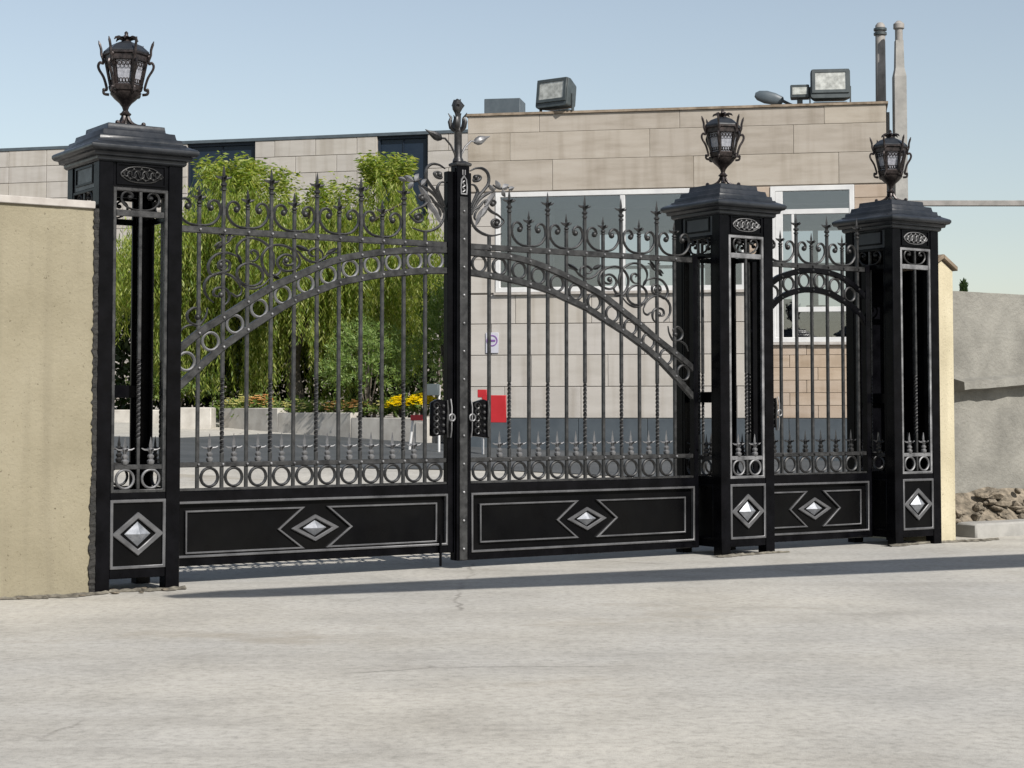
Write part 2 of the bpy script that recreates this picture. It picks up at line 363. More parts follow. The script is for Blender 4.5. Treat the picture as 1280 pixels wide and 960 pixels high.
SP= {'a': [(5.065, 2.573), (5.09, 2.558), (5.065, 2.533), (5.014, 2.539), (4.989, 2.57), (5.014, 2.608), (5.075, 2.618), (5.126, 2.592), (5.146, 2.552), (5.126, 2.511), (5.075, 2.485), (5.014, 2.49), (4.963, 2.513), (4.938, 2.56), (4.959, 2.617), (5.004, 2.66), (5.065, 2.687), (5.147, 2.695), (5.218, 2.674), (5.269, 2.623), (5.285, 2.566), (5.264, 2.492), (5.212, 2.433), (5.166, 2.439), (5.13, 2.462), (5.115, 2.494), (5.141, 2.52)], 'b': [(5.207, 2.433), (5.177, 2.521), (5.177, 2.594), (5.213, 2.669), (5.28, 2.717), (5.363, 2.737), (5.446, 2.721), (5.498, 2.674), (5.508, 2.617), (5.477, 2.558)], 'b2': [(5.368, 2.607), (5.383, 2.624), (5.363, 2.639), (5.326, 2.625), (5.319, 2.584), (5.352, 2.553), (5.404, 2.551)], 'c': [(5.504, 2.444), (5.495, 2.408), (5.47, 2.377), (5.432, 2.356), (5.387, 2.348), (5.343, 2.353), (5.305, 2.372), (5.28, 2.4), (5.272, 2.435), (5.281, 2.47), (5.306, 2.501), (5.344, 2.522), (5.388, 2.531), (5.433, 2.526), (5.47, 2.508), (5.496, 2.479), (5.504, 2.444)], 'c2': [(5.207, 2.421), (5.268, 2.362), (5.351, 2.328), (5.434, 2.339), (5.502, 2.394)], 'd': [(5.65, 2.507), (5.623, 2.518), (5.602, 2.497), (5.628, 2.469), (5.666, 2.487), (5.66, 2.528), (5.618, 2.547), (5.571, 2.529), (5.571, 2.479), (5.602, 2.456), (5.665, 2.441), (5.723, 2.419), (5.756, 2.478), (5.74, 2.535), (5.687, 2.587), (5.603, 2.608), (5.529, 2.593), (5.477, 2.566)], 'e': [(5.465, 2.319), (5.491, 2.369), (5.549, 2.421), (5.628, 2.44), (5.718, 2.423), (5.776, 2.371), (5.787, 2.305), (5.76, 2.246), (5.706, 2.203)], 'e2': [(5.643, 2.267), (5.675, 2.252), (5.707, 2.269), (5.696, 2.31), (5.644, 2.325), (5.591, 2.307), (5.57, 2.265), (5.58, 2.216), (5.622, 2.18)], 'e3': [(5.46, 2.319), (5.47, 2.278), (5.507, 2.259), (5.538, 2.276), (5.559, 2.289)], 'g': [(5.842, 2.083), (5.819, 2.127), (5.876, 2.155), (5.934, 2.103), (5.91, 2.04), (5.83, 2.021), (5.773, 2.09), (5.757, 2.161)], 'g2': [(5.83, 2.021), (5.922, 2.014), (5.979, 1.979), (6.002, 1.926)], 'h': [(4.581, 2.661), (4.665, 2.645), (4.729, 2.596), (4.814, 2.569), (4.9, 2.6), (4.954, 2.649), (5.052, 2.679)], 'h2': [(4.772, 2.624), (4.825, 2.617), (4.857, 2.653), (4.793, 2.685), (4.733, 2.656), (4.729, 2.605)], 'f': [(5.624, 2.613), (5.622, 2.663), (5.619, 2.721), (5.63, 2.746)], 'f2': [(5.622, 2.671), (5.582, 2.694), (5.551, 2.734), (5.519, 2.742)], 'f3': [(5.622, 2.679), (5.656, 2.689), (5.688, 2.666), (5.703, 2.654)], 'f4': [(5.622, 2.712), (5.646, 2.734), (5.662, 2.752)]}
FL= {'s1': [(3.586, 3.41), (3.566, 3.391), (3.576, 3.377), (3.618, 3.386), (3.639, 3.414), (3.613, 3.43), (3.576, 3.427)], 's1b': [(3.529, 3.463), (3.592, 3.492), (3.665, 3.493), (3.718, 3.451), (3.724, 3.371), (3.676, 3.306), (3.613, 3.239), (3.566, 3.161), (3.538, 3.084)], 's2': [(3.529, 3.344), (3.576, 3.339), (3.608, 3.292), (3.592, 3.247), (3.555, 3.183), (3.531, 3.128)], 'l1': [(3.545, 3.085), (3.592, 3.167), (3.634, 3.223), (3.697, 3.267), (3.761, 3.298), (3.803, 3.333)], 'l2': [(3.55, 3.076), (3.571, 3.122), (3.634, 3.161), (3.666, 3.199), (3.687, 3.218)], 'l3': [(3.766, 3.188), (3.787, 3.185), (3.793, 3.207), (3.761, 3.218), (3.718, 3.22), (3.692, 3.196), (3.718, 3.149), (3.761, 3.116), (3.83, 3.089), (3.889, 3.044)], 'l4': [(3.809, 3.017), (3.83, 3.018), (3.83, 3.04), (3.793, 3.051), (3.761, 3.027), (3.772, 2.992), (3.814, 2.982), (3.857, 3.006), (3.894, 3.044)], 's4': [(3.538, 3.093), (3.545, 3.023), (3.592, 2.955), (3.676, 2.914), (3.761, 2.905), (3.862, 2.928)], 's5': [(3.603, 3.027), (3.576, 3.052), (3.592, 3.105), (3.634, 3.144)], 'br': [(3.771, 3.357), (3.803, 3.341), (3.846, 3.331), (3.889, 3.337), (3.943, 3.347)]}

# ------------------------------------------------------------------ ground
def build_ground():
    xs = [-400, -120, -40, -20, -12, -6, -2, 2, 6, 10, 14, 20, 28, 40, 120, 400]
    ys = [-300, -60, -30, -18, -10, -5, -2, 0, 1.0, 3, 6, 10, 16, 24, 32, 40, 80, 400]
    v = []; f = []
    for y in ys:
        for x in xs:
            p = G(x, y); v.append((p.x, p.y, .05*(min(max(y, 1.), 40.)-1)))
    n = len(xs)
    for j in range(len(ys)-1):
        for i in range(n-1): f.append((j*n+i, j*n+i+1, (j+1)*n+i+1, (j+1)*n+i))
    structure(MB().add(v, f).build('ground', GROUND, smooth=False))
build_ground()
def yard_road():        # dark asphalt lane that crosses the yard between the pale aprons
    near = [(-40, 19.0), (-16, 23.5), (-5.2, 26.6), (0, 27.3), (2.6, 26.6), (7, 25.6), (16, 24)]
    far = [(-40, 30), (-16, 32.2), (-6.14, 33.2), (-4.75, 35.4), (-2, 35.4), (2.6, 33.6), (9, 32.4), (16, 31)]
    xs = sorted(set(np.round(np.concatenate([np.linspace(-40, 16, 57), [p[0] for p in near+far]]), 3)))
    v = []; f = []
    for x in xs:
        a = np.interp(x, [p[0] for p in near], [p[1] for p in near]); b = np.interp(x, [p[0] for p in far], [p[1] for p in far])
        for k in range(5):
            y = a+(b-a)*k/4; v.append((x, y, ground_z(x, y)+.012))
    for i in range(len(xs)-1):
        for k in range(4): f.append((i*5+k, (i+1)*5+k, (i+1)*5+k+1, i*5+k+1))
    structure(MB().add(v, f).build('yard_road', ASPH, smooth=False))
yard_road()

# ------------------------------------------------------------------ shared iron pieces
def spear_mesh(h, kind):
    m = MB()
    if kind == 'tall':      # crowns a long picket: bead, cup, four curled leaves, blade
        m.lathe([(.013, 0), (.024, .008), (.024, .02), (.015, .028), (.015, .036), (.027, .046), (.027, .06), (.014, .07), (.017, .085), (.028, .108), (.018, .122)], 8)
        zc = .108
    elif kind == 'short':
        m.lathe([(.013, 0), (.021, .006), (.021, .016), (.014, .022), (.023, .032), (.022, .042), (.013, .05), (.016, .06), (.025, .078), (.016, .09)], 8)
        zc = .078
    else:
        m.lathe([(.02, 0), (.029, .012), (.03, .03), (.017, .042), (.026, .056), (.026, .068), (.014, .08), (.019, .098), (.027, .114), (.015, .128)], 8)
        zc = .112
    bl = .0135 if kind != 'spearlet' else .0125
    m.lathe([(.010, zc+.01), (bl*1.15, zc+.03), (bl*.75, zc+(h-zc)*.6), (.002, h)], 4, squash=(1, .8))
    for k in range(4):
        a = k*math.pi/2; c, s = math.cos(a), math.sin(a); rk = .72 if kind == 'spearlet' else 1.
        L = {'tall': .07, 'short': .06, 'spearlet': .074}[kind]
        pts = [(c*d, s*d*.8, zc+z) for d, z in ((.006, -.012), (.026, -.001), (L*.7, .001), (L, .012))]
        m.tube(pts, [.013*rk, .0125*rk, .010*rk, .004], 5)
    return m
ME_TALL = spear_mesh(.215, 'tall').mesh('spear_head', IRON)
ME_SHORT = spear_mesh(.17, 'short').mesh('spear_head', IRON)
ME_LET = spear_mesh(.225, 'spearlet').mesh('spearlet', SILV)
def picket_mesh(z0, z1, tw=None, s=.0125):
    m = MB(); lv = [(z0, 0)]
    if tw:
        a, b, turns = tw; k = int(turns*10)
        lv += [(a+(b-a)*i/k, 2*math.pi*turns*i/k) for i in range(k+1)]
    lv.append((z1, 0))
    rg = []
    for z, an in lv:
        q = s*1.414*(1.05 if an else 1)
        rg.append([(q*math.cos(an+math.pi/4+j*math.pi/2), q*math.sin(an+math.pi/4+j*math.pi/2), z) for j in range(4)])
    m.loft(rg); return m
ZT, ZS = 3.335, 3.15
ME_PT = picket_mesh(.735, ZT-.215, (1.02, 1.62, 4)).mesh('picket', IRON, smooth=False)
ME_PS = picket_mesh(.735, ZS-.17).mesh('picket', IRON, smooth=False)
def ring_mesh(r, a, b, n=20):
    return MB().ribbon([(r*math.cos(2*math.pi*i/n), r*math.sin(2*math.pi*i/n)) for i in range(n)], a, b, 6, True)
ME_RING = ring_mesh(.073, .012, .017).mesh('ring', IRON)
ME_ARING = ring_mesh(.071, .012, .017).mesh('arch_ring', IRON); ME_ARINGS = ring_mesh(.071, .012, .017).mesh('arch_ring', SILV)
def cscroll(k=1., mat=None, a=.0115, b=.016):
    half = [(0, 0), (.07, .004), (.13, .03), (.175, .085), (.185, .14), (.165, .19), (.125, .207), (.09, .19), (.075, .155), (.095, .13)]
    m = MB()
    full = [(-x, z) for x, z in half[::-1]]+half[1:]
    m.ribbon([(x*k, z*k) for x, z in sm(full, 4)], a, b, 6, taper=6)
    for s in (-1, 1): m.ball((s*.1*k, 0, .145*k), .027*k, 8, 5)
    return m
ME_CS = cscroll().mesh('c_scroll', IRON)

ZO_L = [(.70, 1.77), (.83, 1.865), (.98, 1.985), (1.2, 2.118), (1.41, 2.25), (1.61, 2.366), (1.82, 2.458), (2.03, 2.55), (2.23, 2.622), (2.44, 2.668), (2.65, 2.703), (2.86, 2.727), (3.06, 2.743), (3.29, 2.752)]
ZI_L = [(.70, 1.47), (.83, 1.575), (.98, 1.71), (1.2, 1.888), (1.41, 2.026), (1.61, 2.15), (1.82, 2.268), (2.03, 2.352), (2.23, 2.426), (2.44, 2.473), (2.65, 2.513), (2.86, 2.54), (3.06, 2.562), (3.29, 2.575)]
ZO_R = [(.70, 1.73), (.82, 1.815), (.966, 1.905), (1.178, 2.03), (1.38, 2.162), (1.605, 2.296), (1.82, 2.42), (2.02, 2.502), (2.24, 2.583), (2.44, 2.645), (2.65, 2.697), (2.86, 2.728), (3.06, 2.736), (3.29, 2.745)]
ZI_R = [(.70, 1.46), (.82, 1.56), (.967, 1.69), (1.18, 1.86), (1.39, 1.992), (1.605, 2.11), (1.82, 2.212), (2.02, 2.305), (2.24, 2.38), (2.44, 2.447), (2.65, 2.492), (2.86, 2.526), (3.06, 2.55), (3.29, 2.57)]
PX = [.964, 1.175, 1.388, 1.60, 1.81, 2.02, 2.228, 2.436, 2.643, 2.855, 3.07]

def bottom_panel(t, bx, mx, x0, x1, zb, xc, zc, dw, dh, hard=.06):
    """sheet steel kick panel: frame, sheet, two beaded fields that part round a diamond with a pyramid boss."""
    X = mx
    a, b = min(X(x0), X(x1)), max(X(x0), X(x1)); c = X(xc)
    fr = MB(); fr.box(a, b, -.032, .032, .645, .725); fr.box(a, b, -.032, .032, zb, zb+.066)
    fr.box(a, a+hard, -.032, .032, zb+.066, .645); fr.box(b-hard, b, -.032, .032, zb+.066, .645)
    fr.build('panel_frame', BLACK, t, (-bx, 0, 0), bev=.005)
    A, B = a+hard, b-hard; zl, zh = zb+.066, .645
    MB().box(A, B, -.004, .012, zl, zh).build('panel_sheet', PLATE, t, (-bx, 0, 0))
    MB().strip([(A+.008, zl+.008), (B-.008, zl+.008), (B-.008, zh-.008), (A+.008, zh-.008)], .020, -.046, -.004, True).build('border_bead', BEAD, t, (-bx, 0, 0), bev=.004)
    i0, i1 = A+.105, B-.105; j0, j1 = zc-dh*.98, zc+dh*.98
    j0 = max(j0, zl+.035)
    k = .36
    for poly in ([(i0, j0), (c-dw*k, j0), (c-dw, zc), (c-dw*k, j1), (i0, j1)], [(i1, j1), (c+dw*k, j1), (c+dw, zc), (c+dw*k, j0), (i1, j0)]):
        f = MB().prism(poly, -.012, -.004).build('raised_field', PLATE, t, (-bx, 0, 0), smooth=False)
        MB().strip(poly, .015, -.030, -.004, True).build('field_bead', BEAD, f, (0, 0, 0), bev=.003)
    diamond(t, c-bx, zc, dw*.62, dh*.66)
def diamond(t, x, z, w, h, y=-.004, wid=.032):
    MB().strip([(x-w+wid*.6, z), (x, z-h+wid*.6), (x+w-wid*.6, z), (x, z+h-wid*.6)], wid, y-.02, y, True).build('diamond_frame', BEAD, t, bev=.006)
    p, q = w*.52, h*.56
    MB().add([(x-p, y, z), (x, y, z-q), (x+p, y, z), (x, y, z+q), (x, y-.05, z)], [(0, 1, 4), (1, 2, 4), (2, 3, 4), (3, 0, 4), (3, 2, 1, 0)]).build('diamond_boss', BOSS, t, smooth=False)

def scrolls(t, bx, mx, data, name, a=.0105, b=.014, balls=()):
    for key, pts in data.items():
        P = [(mx(x), z) for x, z in pts]
        closed = key == 'c'
        m = MB(); m.ribbon(sm(P[:-1] if closed else P, 4, closed), a, b, 6, closed, taper=0 if closed else 8)
        if key in balls: m.ball((P[0][0], 0, P[0][1]), .026, 8, 5)
        m.build(name, IRON, t, (-bx, 0, 0))
def leaf_blade(m, p, q, w, y=0, curl=.02):
    p, q = np.array(p), np.array(q); d = q-p; n = np.array((-d[1], d[0])); n = n/np.linalg.norm(n)*w
    ts = [(0, .15), (.25, .8), (.5, 1), (.75, .7), (1, .05)]
    rings = []
    for u, k in ts:
        c = p+d*u
        rings.append([(c[0]+n[0]*k, y+curl*u, c[1]+n[1]*k), (c[0], y-.016*k-.002+curl*u*.3, c[1]), (c[0]-n[0]*k, y+curl*u, c[1]-n[1]*k), (c[0], y+.008+curl*u*.6, c[1])])
    m.loft(rings)

def gate_leaf(side, label):
    left = side == 'L'
    mx = (lambda x: x) if left else (lambda x: 6.8-x)
    ZO, ZI = (ZO_L, ZI_L) if left else (ZO_R, ZI_R)
    zb = .14 if left else .066
    bx = mx(1.98)
    t = thing('gate_leaf', label, 'gate', G(bx, .337), TH, 'leaves of the double driveway gate')
    L = (-bx, 0, 0)
    def bx_(x0, x1, y0, y1, z0, z1, name, mat=BLACK, bev=.004):
        a, b = sorted((mx(x0), mx(x1))); return MB().box(a, b, y0, y1, z0, z1).build(name, mat, t, L, bev=bev)
    bx_(3.278, 3.338, -.034, .034, zb, 3.44, 'stile'); bx_(.70, .755, -.034, .034, zb, 2.84, 'stile')
    bx_(.755, 3.278, -.022, .022, 2.772, 2.824, 'top_rail', IRON)
    bx_(.755, 3.278, -.022, .022, .913, .953, 'spear_rail', IRON)
    bx_(.755, 3.278, -.026, .026, .725, .748, 'ring_rail', IRON)
    for Z, nm in ((ZO, 'arch_rail'), (ZI, 'arch_rail')):
        P = [(mx(x), z) for x, z in sm(Z, 3)]
        MB().strip(P, .058, -.024, .024).build(nm, IRON, t, L, bev=.006)
    riv = MB(); fo = lambda Z, x: float(np.interp(x, [p[0] for p in Z], [p[1] for p in Z]))
    for i, x in enumerate(PX):
        tall = i % 2 == 1
        last = i == len(PX)-1
        if last:
            MB().loft([[(s1*.0125, s2*.0125, z) for s1, s2 in ((1, 1), (-1, 1), (-1, -1), (1, -1))] for z in (.735, 2.9)]).build('picket', IRON, t, (mx(x)-bx, 0, 0), smooth=False)
        else:
            p = link('picket', ME_PT if tall else ME_PS, t, (mx(x)-bx, 0, 0))
            link('spear_head', ME_TALL if tall else ME_SHORT, p, (0, 0, ZT-.215 if tall else ZS-.17))
            if not tall: link('c_scroll', ME_CS, t, (mx(x)-bx, 0, 2.834))
        for z in (2.798, .933, fo(ZO, x), fo(ZI, x)): riv.ball((mx(x), -.026, z), .0125, 6, 4)
    stuff(riv.build('rivets', SILV, t, L))
    for i, x in enumerate(PX):
        xm = x+.105
        link('ring', ME_RING, t, (mx(xm)-bx if i < 10 else mx(3.165)-bx, 0, .831))
        if i < 10: link('spearlet', ME_LET, t, (mx(xm)-bx, 0, .953))
    for i in range(len(PX)+1):
        xm = (PX[i]+.105) if i < len(PX) else .862
        if i == 10: xm = 3.175
        so = (fo(ZO, xm+.05)-fo(ZO, xm-.05))/.1
        zm = (fo(ZO, xm)+fo(ZI, xm))/2
        link('arch_ring', ME_ARINGS if left else ME_ARING, t, (mx(xm)-bx, 0, zm))
    dz = 0 if not left else .018
    def sx(x): return 6.8-x if left else x
    scr = {k: [(x, z+dz) for x, z in v] for k, v in SP.items()}
    scrolls(t, bx, sx, scr, 'spandrel_scroll', .0115, .015, balls=('a', 'd', 'e2', 'g'))
    lf = MB()
    for p, q, wd in (((5.60, 2.70), (5.55, 2.77), .018), ((5.63, 2.68), (5.69, 2.63), .018), ((5.62, 2.73), (5.66, 2.80), .016), ((5.2, 2.45), (5.12, 2.42), .02), ((4.86, 2.66), (4.98, 2.70), .022), ((4.70, 2.64), (4.58, 2.70), .02), ((5.50, 2.60), (5.46, 2.52), .018)):
        leaf_blade(lf, (sx(p[0]), p[1]+dz), (sx(q[0]), q[1]+dz), wd, -.01)
    lf.build('scroll_leaves', IRON, t, L)
    # flourish that leans against the meeting stile
    scrolls(t, bx, sx, FL, 'corner_flourish', .0135, .017, balls=('s1', 'l3', 'l4'))
    lf = MB()
    for p, q, wd in (((3.68, 3.16), (3.80, 3.30), .03), ((3.62, 3.05), (3.74, 3.20), .028), ((3.58, 2.98), (3.66, 3.14), .026), ((3.84, 3.33), (3.80, 3.40), .028), ((3.86, 3.33), (3.94, 3.37), .03), ((3.86, 3.32), (3.90, 3.26), .026), ((3.93, 3.33), (4.0, 3.35), .022), ((3.78, 3.30), (3.72, 3.36), .024)):
        leaf_blade(lf, (sx(p[0]), p[1]), (sx(q[0]), q[1]), wd, -.014)
    lf.build('flourish_leaves', SILV, t, L)
    bottom_panel(t, bx, mx, .70, 3.338, zb, 2.01, .398 if left else .38, .335, .172 if left else .166)
    lock_box(t, mx(3.19)-bx, 1.29, 1 if left else -1, left)
    return t, bx, L
def lock_box(t, x, z, s, ring):
    b = MB().prism([(x-.085, z-.15), (x+.085, z-.15+.02*s), (x+.085, z+.15), (x-.02*s, z+.17), (x-.085, z+.14)], -.07, -.012).build('lock_case', BLACK, t, bev=.008)
    m = MB(); r = np.random.default_rng(int(abs(x*100))+3)
    for i in range(5):
        zc = z-.11+i*.055; k = .03 if i % 2 else .036
        m.ribbon(sm([(x-.05+k*math.cos(a)*(1-.08*j), zc+k*math.sin(a)*(1-.08*j)) for j, a in enumerate(np.linspace(0, 7.5, 9))], 3), .007, .012, 5, y=-.074)
        m.ball((x+.02, -.074, zc), .017, 6, 4)
    m.tube([(x+.058, -.085, z-.16), (x+.05, -.09, z-.05), (x+.06, -.09, z+.06), (x+.055, -.085, z+.16)], [.009, .013, .012, .008], 6)
    m.build('lock_ornament', IRON, b)
    h = MB(); hx = x+.105*s
    h.tube([(hx, -.06, z-.16), (hx, -.075, z-.1), (hx, -.078, z+.1), (hx, -.06, z+.17)], .007, 6)
    h.ribbon([(hx+.03*math.cos(a), z+.01+.03*math.sin(a)) for a in np.linspace(0, 2*math.pi, 13)[:-1]], .008, .009, 6, True, y=-.08)
    h.build('pull_handle', SILV, t)

LEFT, bl, Ll = gate_leaf('L', 'left leaf of the black iron driveway gate, in front of the willow')
RIGHT, br, Lr = gate_leaf('R', 'right leaf of the black iron driveway gate, meeting post and bud finial attached')
# meeting post of the right leaf
t, L = RIGHT, Lr
MB().box(3.3385, 3.3475, -.05, -.02, .075, 3.47).box(3.4765, 3.4855, -.05, -.02, .075, 3.47).build('post_flange', BLACK, t, L)
post = MB().box(3.348, 3.476, -.075, .03, .07, 3.49).build('meeting_post', BLACK, t, L, bev=.004)
MB().box(3.372, 3.452, -.087, -.0755, .075, 3.22).build('cover_strip', IRON, post, bev=.003)
rv = MB()
for z in np.arange(.17, 3.2, .2435): rv.ball((3.412, -.089, z), .013, 8, 4)
stuff(rv.build('strip_rivets', SILV, post))
m = MB(); m.strip([(3.385, 3.245), (3.439, 3.245), (3.444, 3.30), (3.436, 3.37), (3.412, 3.40), (3.388, 3.37), (3.38, 3.30)], .012, -.088, -.0755, True)
m.strip([(3.40, 3.41), (3.40, 3.455)], .01, -.086, -.0755); m.strip([(3.424, 3.41), (3.424, 3.455)], .01, -.086, -.0755)
m.ribbon(sm([(3.40, 3.26), (3.425, 3.28), (3.40, 3.30), (3.425, 3.32), (3.40, 3.34), (3.42, 3.36)], 3), .007, .008, 5, y=-.08)
m.build('post_badge', SILV, post)
MB().loft([[(3.412+a*sx_, -.022+b*sy_, z) for sx_, sy_ in ((1, 1), (-1, 1), (-1, -1), (1, -1))] for a, b, z in ((.072, .06, 3.49), (.078, .066, 3.50), (.078, .066, 3.515), (.05, .045, 3.53), (.03, .03, 3.54))]).build('post_cap', IRON, post, smooth=False)
fin = MB()
cx, cy = 3.39, -.022
fin.lathe([(.05, 3.53), (.045, 3.55), (.034, 3.57), (.034, 3.79), (.04, 3.8), (.03, 3.815), (.022, 3.84), (.026, 3.94), (.03, 3.955)], 10, (cx, cy, 0))
fin.lathe([(.022, 3.955), (.042, 3.99), (.046, 4.02), (.034, 4.05), (.02, 4.075), (.004, 4.085)], 10, (cx-.008, cy, 0))
for a in (0, 2.1, 4.2): fin.tube([(cx+math.cos(a)*.02, cy+math.sin(a)*.02, 3.99), (cx+math.cos(a)*.05, cy+math.sin(a)*.05, 4.03), (cx+math.cos(a+.6)*.034, cy+math.sin(a+.6)*.034, 4.075)], [.012, .016, .006], 5)
st = fin.build('finial_stem', IRON, post)
tl = MB()
for k in range(5):
    a = k*2*math.pi/5+.2; c, s = math.cos(a), math.sin(a)
    tl.tube([(cx+c*r, cy+s*r, z) for r, z in ((.03, 3.80), (.06, 3.83), (.072, 3.88), (.062, 3.92), (.088, 3.955))], [.014, .022, .02, .012, .003], 6)
tl.build('finial_petals', IRON, st)
for s in (-1, 1):
    b = MB()
    b.tube([(cx+s*.02, cy, 3.54), (cx+s*.035, cy, 3.60), (cx+s*.075, cy, 3.67), (cx+s*.135, cy, 3.725), (cx+s*.185, cy, 3.722)], .009, 6)
    p0 = np.array((cx+s*.17, cy, 3.715)); d = np.array((s*.165, 0, .07))
    rr = [.012, .034, .04, .03, .012, .003]
    b.tube([tuple(p0+d*u) for u in (0, .15, .35, .55, .78, 1)], rr, 8)
    b.build('side_bud', SILV if s > 0 else IRON, st)
MB().tube([(3.20, -.05, .30), (3.20, -.05, .03)], .012, 8).build('drop_bolt', BLACK, LEFT, (-bl, 0, 0))

# ------------------------------------------------------------------ wicket gate
WO = [(6.80, 2.42), (6.97, 2.555), (7.10, 2.64), (7.2, 2.692), (7.43, 2.752), (7.62, 2.77), (7.84, 2.757), (8.06, 2.705), (8.26, 2.60), (8.42, 2.48)]
WI = [(6.80, 2.12), (6.97, 2.30), (7.09, 2.41), (7.21, 2.494), (7.42, 2.557), (7.62, 2.574), (7.84, 2.55), (8.05, 2.478), (8.26, 2.37), (8.42, 2.18)]
WX = [6.985, 7.195, 7.408, 7.615, 7.83, 8.042, 8.255]
def wicket():
    bx = 7.61
    t = thing('wicket_gate', 'narrow black iron pedestrian gate with a rounded arch between the two right-hand pillars', 'gate', G(bx, .337), TH)
    L = (-bx, 0, 0)
    for a, b in ((6.795, 6.86), (8.345, 8.415)): MB().box(a, b, -.034, .034, .08, 2.86).build('stile', BLACK, t, L, bev=.004)
    MB().box(6.86, 8.345, -.022, .022, 2.785, 2.835).build('top_rail', IRON, t, L, bev=.004)
    MB().box(6.86, 8.345, -.022, .022, .908, .948).build('spear_rail', IRON, t, L, bev=.004)
    MB().box(6.86, 8.345, -.026, .026, .725, .745).build('ring_rail', IRON, t, L, bev=.004)
    for Z in (WO, WI): MB().strip(sm(Z, 3), .056, -.024, .024).build('arch_rail', BLACK, t, L, bev=.005)
    fo = lambda Z, x: float(np.interp(x, [p[0] for p in Z], [p[1] for p in Z]))
    riv = MB()
    for i, x in enumerate(WX):
        tall = i % 2 == 0
        p = link('picket', ME_PTW if tall else ME_PS, t, (x-bx, 0, 0))
        link('spear_head', ME_TALL if tall else ME_SHORT, p, (0, 0, ZT-.215 if tall else ZS-.17))
        if not tall: link('c_scroll', ME_CS, t, (x-bx, 0, 2.842))
        for z in (2.81, .928, fo(WO, x), fo(WI, x)): riv.ball((x, -.026, z), .0125, 6, 4)
    stuff(riv.build('rivets', IRON, t, L))
    for i in range(1, 7):
        xm = 6.88+.2105*i+.0
        link('ring', ME_RING, t, (min(max(xm, 6.935), 8.275)-bx, 0, .826))
        if 0 < i < 7: link('spearlet', ME_LETD, t, (xm-bx, 0, .948))
        if 0 < i < 7: link('arch_ring', ME_ARING, t, (xm-bx, 0, (fo(WO, xm)+fo(WI, xm))/2))
    bottom_panel(t, bx, lambda x: x, 6.795, 8.415, .075, 7.62, .385, .34, .175)
    lock_box(t, 6.99-bx, 1.33, 1, False)
ME_PTW = picket_mesh(.735, ZT-.215).mesh('picket', IRON, smooth=False)
ME_LETD = spear_mesh(.225, 'spearlet').mesh('spearlet', IRON)
wicket()

